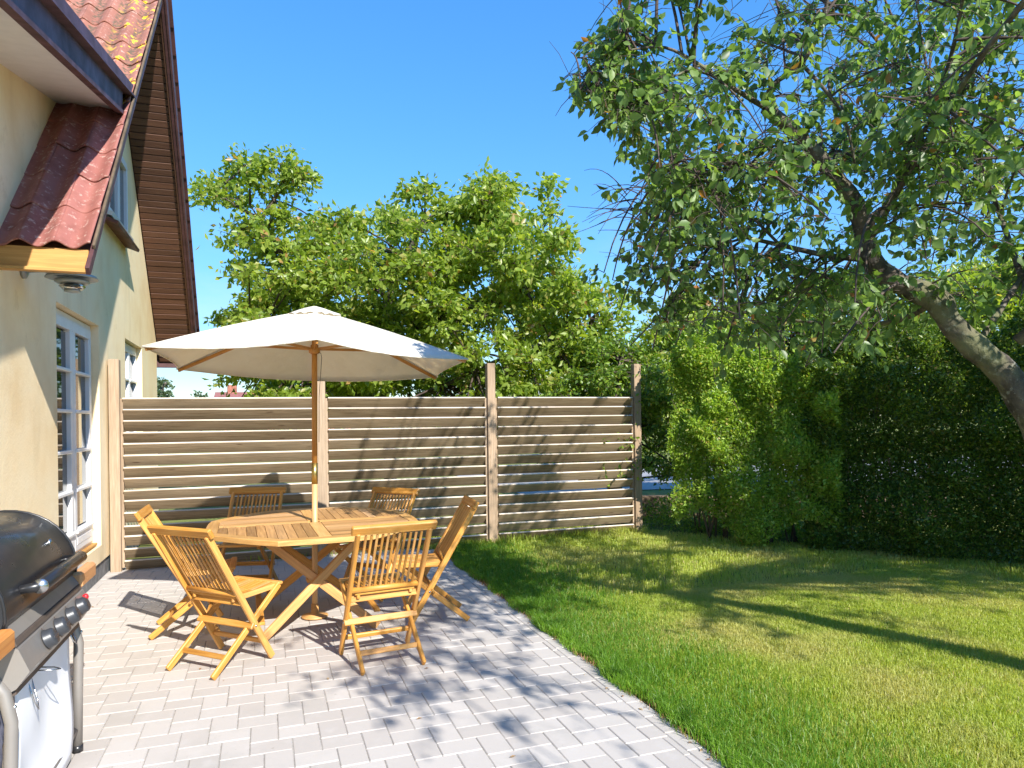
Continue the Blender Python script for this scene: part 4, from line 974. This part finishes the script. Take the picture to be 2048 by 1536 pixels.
# ---------------- walnut-like tree behind the fence
def big_tree(name, label, base, skeleton, clumps, mat, nleaf, lsize, seed, group=None, tpl=LEAF4, rad=.42, trunk_r=.12, wid=1.0, spurs=0):
    r = np.random.default_rng(seed); B = np.array(base, float); tr = empty(name, base); tagit(tr, label, 'tree', group)
    rel = lambda P: [np.array(p) - B for p in P]
    m = MB()
    P, R = smooth(skeleton[0], list(np.linspace(trunk_r, trunk_r * .4, len(skeleton[0]))), 3); m.tube(rel(P), R, 10); m.obj('trunk', 'bark', tr)
    allp = list(P); 
    for sk in skeleton[1:]:
        P, R = smooth(sk, list(np.linspace(trunk_r * .32, trunk_r * .09, len(sk))), 3); mm = MB(); mm.tube(rel(P), R, 7); mm.obj('branch', 'bark', tr); allp += P
    allp = np.array(allp); tw = MB(); LP = []; LD = []
    for c in clumps:
        c = np.array(c); dd = np.linalg.norm(allp - c, axis=1); b0 = allp[int(np.argmin(dd))]; L_ = np.linalg.norm(c - b0)
        tw.tube(rel(bez(b0, (b0 + c) / 2 + np.array([0, 0, .1 * L_]), c, 5)), list(np.linspace(.02, .008, 5)), 4, cap=False)
        rc = rad * r.uniform(.65, 1.25); nt_ = max(6, int(nleaf / len(clumps) / 9))
        for k_ in range(nt_):
            d = rand_dirs(r, 1)[0]; d[2] = abs(d[2]) * .9 - .25; e = c + d * rc * r.uniform(.45, 1.15)
            if k_ % 3 == 0: tw.tube(rel([c, (c + e) / 2 + (0, 0, .03), e]), [.006, .005, .003], 3, cap=False)
            nl = 9
            pp = c + (e - c) * r.uniform(.45, 1.1, nl)[:, None] + r.normal(0, lsize * .45, (nl, 3)); LP.append(pp)
            LD.append(rand_dirs(r, nl) * .8 + d * .5 + np.array([0, 0, -.35]))
    tagit(tw.obj('twigs', 'twig', tr), kind='stuff')
    LP = np.concatenate(LP); LD = np.concatenate(LD)
    foliage('crown', mat, tr, LP - B, LD, r.uniform(.65, 1.2, len(LP)) * lsize, tpl, r, wid=wid)
    return tr
r = np.random.default_rng(21)
wp = [(470, 460), (500, 440), (600, 425), (700, 440), (745, 475), (760, 440), (800, 420), (830, 385), (880, 400), (930, 410), (960, 385), (1000, 400), (1060, 430), (1120, 470), (1150, 520), (1160, 580), (1200, 620), (1215, 680), (1200, 760), (1210, 860), (450, 860), (465, 760), (480, 650), (500, 600), (480, 540)]
cl = []
while len(cl) < 430:
    u = r.uniform(440, 1230); v_ = r.uniform(380, 860)
    if inpoly(u, v_, wp): cl.append(at(u, v_, r.uniform(9.6, 12.2)))
for (u, v_) in ((430, 400), (415, 385), (440, 370), (480, 345), (500, 365), (540, 345), (560, 330), (590, 345), (605, 360), (575, 375), (540, 385), (490, 330), (470, 400), (975, 370), (985, 385), (965, 395), (1000, 375), (850, 380), (835, 395), (1095, 385), (1105, 430), (470, 480), (455, 640), (1235, 600), (1225, 640)):
    cl.append(at(u, v_, 10.6 + r.normal(0, .25)))
wb = at(780, 1000, 11.5); wb[2] = -.1
sk = [[wb, wb + (0, 0, 1.2), at(760, 700, 11.4), at(790, 560, 11.2), at(850, 440, 11)],
      [at(760, 740, 11.4), at(650, 620, 11), at(560, 500, 10.8), at(500, 410, 10.6)], [at(760, 700, 11.4), at(880, 600, 10.6), at(960, 480, 10.5), at(985, 390, 10.6)],
      [at(790, 640, 11.3), at(930, 620, 10.8), at(1080, 520, 10.6), at(1100, 440, 10.6)], [wb + (0, 0, 1.5), at(620, 720, 10.6), at(500, 640, 10.4)], [wb + (0, 0, 1.7), at(950, 740, 10.4), at(1100, 680, 10.2), at(1180, 640, 10.2)], [at(520, 440, 10.7), at(560, 380, 10.6), at(570, 340, 10.6)], [at(520, 440, 10.7), at(470, 410, 10.6), at(430, 385, 10.6)]]
big_tree('walnut_tree', 'broad light green tree behind the slatted fence and the parasol', tuple(wb), sk, cl, 'leaf_walnut', 80000, .115, 31, rad=.38, wid=1.05)

# darker shrubs directly behind the right end of the fence and beyond the hedge
def blob_cloud(r, n, u0, u1, v0, v1, d0, d1): return [at(r.uniform(u0, u1), r.uniform(v0, v1), r.uniform(d0, d1)) for _ in range(n)]
r = np.random.default_rng(41)
def simple_tree(label, u, d, topv, width, seed, mat='leaf_hedge', n=90, nleaf=16000, ls=.09, rad=.4, group='trees beyond the fence and hedge', botv=840):
    r = np.random.default_rng(seed); b = at(u, 1000, d); b[2] = -.1; cc = []
    while len(cc) < n:
        a = r.uniform(-1, 1); v_ = r.uniform(topv, botv); k_ = (v_ - topv) / (botv - topv)
        if abs(a) > sqrt(min(1, .12 + k_ * 1.6)): continue
        cc.append(at(u + a * width, v_, d + r.uniform(-.9, .9) * (.5 + width / FPX * d * .5)))
    return big_tree('garden_tree', label, tuple(b), [[b, b + (0, 0, 1.0), at(u, (topv + botv) / 2, d), at(u + 10, topv + 30, d)], [b + (0, 0, 1.2), at(u - width * .5, (topv + botv) / 2, d)], [b + (0, 0, 1.2), at(u + width * .5, (topv + botv) / 2, d)]], cc, mat, nleaf, ls, seed, group, rad=rad)
simple_tree('dark bushy tree behind the fence beside the tall end post', 1230, 10.0, 690, 120, 51, n=110, nleaf=26000, ls=.075, rad=.32, botv=960)
simple_tree('tree behind the hedge seen between the drooping branches and the end post', 1400, 11.5, 610, 150, 52, 'leaf_walnut', n=110, nleaf=22000, ls=.10, rad=.4)
simple_tree('tall tree behind the middle of the hedge below the cherry branches', 1680, 12.5, 560, 190, 53, 'leaf_hedge', n=130, nleaf=26000, ls=.11, rad=.5)
simple_tree('tall tree behind the hedge at the bend of the cherry trunk', 1980, 12, 520, 190, 54, 'leaf_walnut', n=130, nleaf=26000, ls=.11, rad=.5)
simple_tree('small distant tree against the sky right of the house corner', 322, 30, 735, 16, 55, 'leaf_far', n=14, nleaf=900, ls=.22, rad=.35)
simple_tree('low distant treetop just above the left fence panel', 403, 45, 782, 12, 56, 'leaf_far', n=8, nleaf=500, ls=.3, rad=.4)
# neighbour's house glimpsed through the tree
nb_h = empty('neighbour_house', tuple(at(452, 1000, 40) * (1, 1, 0))); tagit(nb_h, 'distant brick house with red roof glimpsed left of the tree base above the fence', 'house')
m = MB(); m.box((3.2, 0, 1.2), (7, 6, 2.5), .02); m.obj('wall', 'brick_red', nb_h)
m = MB(); m.prism([(-.5, -3.3, 2.3), (-.5, 0, 3.25), (-.5, 3.3, 2.3)], (7.4, 0, 0)); m.obj('roof', 'tile_lower', nb_h, fix=True)
m = MB(); m.box((.4, 0, 3.3), (.5, .5, .7), .02); m.obj('chimney', 'brick_red', nb_h)

# ---------------- hedge (right) and loose bush (left of it)
def hedge(name, label, cat, x0, x1, depth, hfun, n, mat, seed, ls, stems, botgap=0., tuft=.0, off=0.):
    r = np.random.default_rng(seed); y0, y1 = hedge_line_y(x0), hedge_line_y(x1); A = np.array([x0, y0, 0]); B = np.array([x1, y1, 0]); L = np.linalg.norm(B - A); t_ = (B - A) / L; nrm = np.array([.80, .60, 0])
    o_ = empty(name, tuple((A + B) / 2)); tagit(o_, label, cat); O = (A + B) / 2
    s = r.uniform(0, L, n); zz = r.uniform(0, 1, n); H_ = hfun(s / L) + .14 * np.sin(s * 2.7) + .10 * np.sin(s * 6.1 + 1) + .05 * np.sin(s * 13)
    z = botgap * (.5 + .5 * np.sin(s * 5)) + zz ** .85 * (H_ - botgap * .5)
    low = r.random(n) < .22; z = np.where(low & (botgap < .1), r.uniform(0, 1.3, n), z)
    bul = np.full(n, -.12)                            # rounded leafy bulges
    for k_ in range(int(26 * L)):
        ks, kz, kr, ka = r.uniform(-.2, L + .2), r.uniform(.1, 2.6), r.uniform(.13, .36), r.uniform(.1, .42)
        bul = np.maximum(bul, ka * np.exp(-((s - ks) ** 2 + (z - kz) ** 2) / kr ** 2) - .12)
    bul = -bul
    shell = r.random(n) < .72; w_ = np.where(shell, -np.abs(r.normal(0, .09, n)) + 0, r.uniform(0, depth, n)) * 1.0
    w_ = np.where(shell, np.abs(r.normal(0, .10, n)), w_) + bul + off + .25 * np.clip(zz - .75, 0, 1) * 2
    P = A + t_ * s[:, None] + nrm * w_[:, None]; P[:, 2] = z; lumps = r.random(n) 
    Dd = rand_dirs(r, n) * .8 - nrm * .45 + np.array([0, 0, .25]); 
    foliage('foliage', mat, o_, P - O, Dd, r.uniform(.6, 1.3, n) * ls, LEAF4, r)
    top = MB()
    for i in range(int(L * tuft)):                   # loose shoots breaking the outline
        q = r.uniform(0, L); b = A + t_ * q + nrm * r.uniform(.0, depth * .7); hz = float(hfun(np.array([q / L]))[0]); b[2] = hz * r.uniform(.55, 1.0); d = rand_dirs(r, 1)[0] * .5 + np.array([0, 0, .8]) - nrm * .35; e = b + d * r.uniform(.2, .5)
        top.tube([b - O, (b + e) / 2 - O + (0, 0, .02), e - O], [.006, .004, .002], 3, cap=False); kk = 16; tt = r.uniform(.3, 1, kk)[:, None]
        shoots.append((b + (e - b) * tt + r.normal(0, .02, (kk, 3)), rand_dirs(r, kk) * .8 + d * .4))
    if top.v: tagit(top.obj('shoots', 'stem', o_), kind='stuff')
    sm_ = 0
    for i in range(stems):
        q = (i + r.uniform(.2, .8)) / stems * L; b = A + t_ * q + nrm * r.uniform(.1, depth * .6); m = MB()
        for k_ in range(int(r.integers(3, 6))):
            e = b + t_ * r.normal(0, .25) + nrm * r.normal(0, .12); e[2] = r.uniform(1.2, 1.9); mm_ = (b + e) / 2 + t_ * r.normal(0, .07); P_ = bez(b + r.normal(0, .03, 3) * (1, 1, 0), mm_, e, 6)
            m.tube([p - O for p in P_], list(np.linspace(.014, .006, 6) * r.uniform(.6, 1.3)), 6)
        m.obj('stem', 'stem', o_)
    return o_, O
shoots = []
def flush(o_, O, mat, seed, ls):
    global shoots
    r = np.random.default_rng(seed)
    if shoots: foliage('shoot_leaves', mat, o_, np.concatenate([a for a, b in shoots]) - O, np.concatenate([b for a, b in shoots]), r.uniform(.7, 1.3, sum(len(a) for a, b in shoots)) * ls, LEAF4, r)
    shoots = []
h1, O1 = hedge('hedge', 'tall dense dark green hedge along the right edge of the lawn', 'hedge', 5.75, 10.6, .7, lambda t: 2.45 + .3 * t, 340000, 'leaf_darkhedge', 61, .046, 10, .0, 30)
flush(h1, O1, 'leaf_darkhedge', 62, .05)
h2, O2 = hedge('bush', 'loose bright green bush with bare stems between the fence end and the dark hedge', 'bush', 4.86, 6.0, .9, lambda t: 2.3 + .12 * np.sin(t * 6), 60000, 'leaf_bush', 63, .05, 8, .35, 60, off=-.12)
flush(h2, O2, 'leaf_bush', 64, .055)
# low undergrowth and retaining kerb at the foot of the bush
r = np.random.default_rng(71); n = 9000
s = r.uniform(0, 2.6, n); P = np.array([4.7, 8.4, 0]) + np.outer(s, [.6, -.8, 0]) + np.outer(r.uniform(0, 1.2, n), [.8, .6, 0]); P[:, 2] = r.uniform(0, .42, n) * (.6 + .4 * np.sin(s * 5)); 
foliage('undergrowth', 'leaf_hedge', None, P, rand_dirs(r, n) + (0, 0, .4), r.uniform(.03, .055, n), LEAF4, r)
m = MB(); m.board((5.2, 9.8, .12), (9.5, 7.6, .12), .18, .34, .02, up=(0, 0, 1)); kw = m.obj('garden_wall', 'wall_brown'); tagit(kw, 'low brown garden wall behind the bush beside the road', 'wall')

# fallen leaves and crumbs on the paving and at its edge
r = np.random.default_rng(81); n = 60
P = np.stack([np.where(r.random(n) < .5, r.uniform(-1.4, 1.8, n), LAWN_X - np.abs(r.normal(0, .08, n))), r.uniform(2.2, 7.5, n), np.full(n, .004)], 1); Dd = rand_dirs(r, n); Dd[:, 2] = .05
foliage('leaf_litter', 'dry_grass', None, P, Dd, r.uniform(.012, .035, n), LEAF4, r, up=np.tile([0, 0, 1.], (n, 1)))
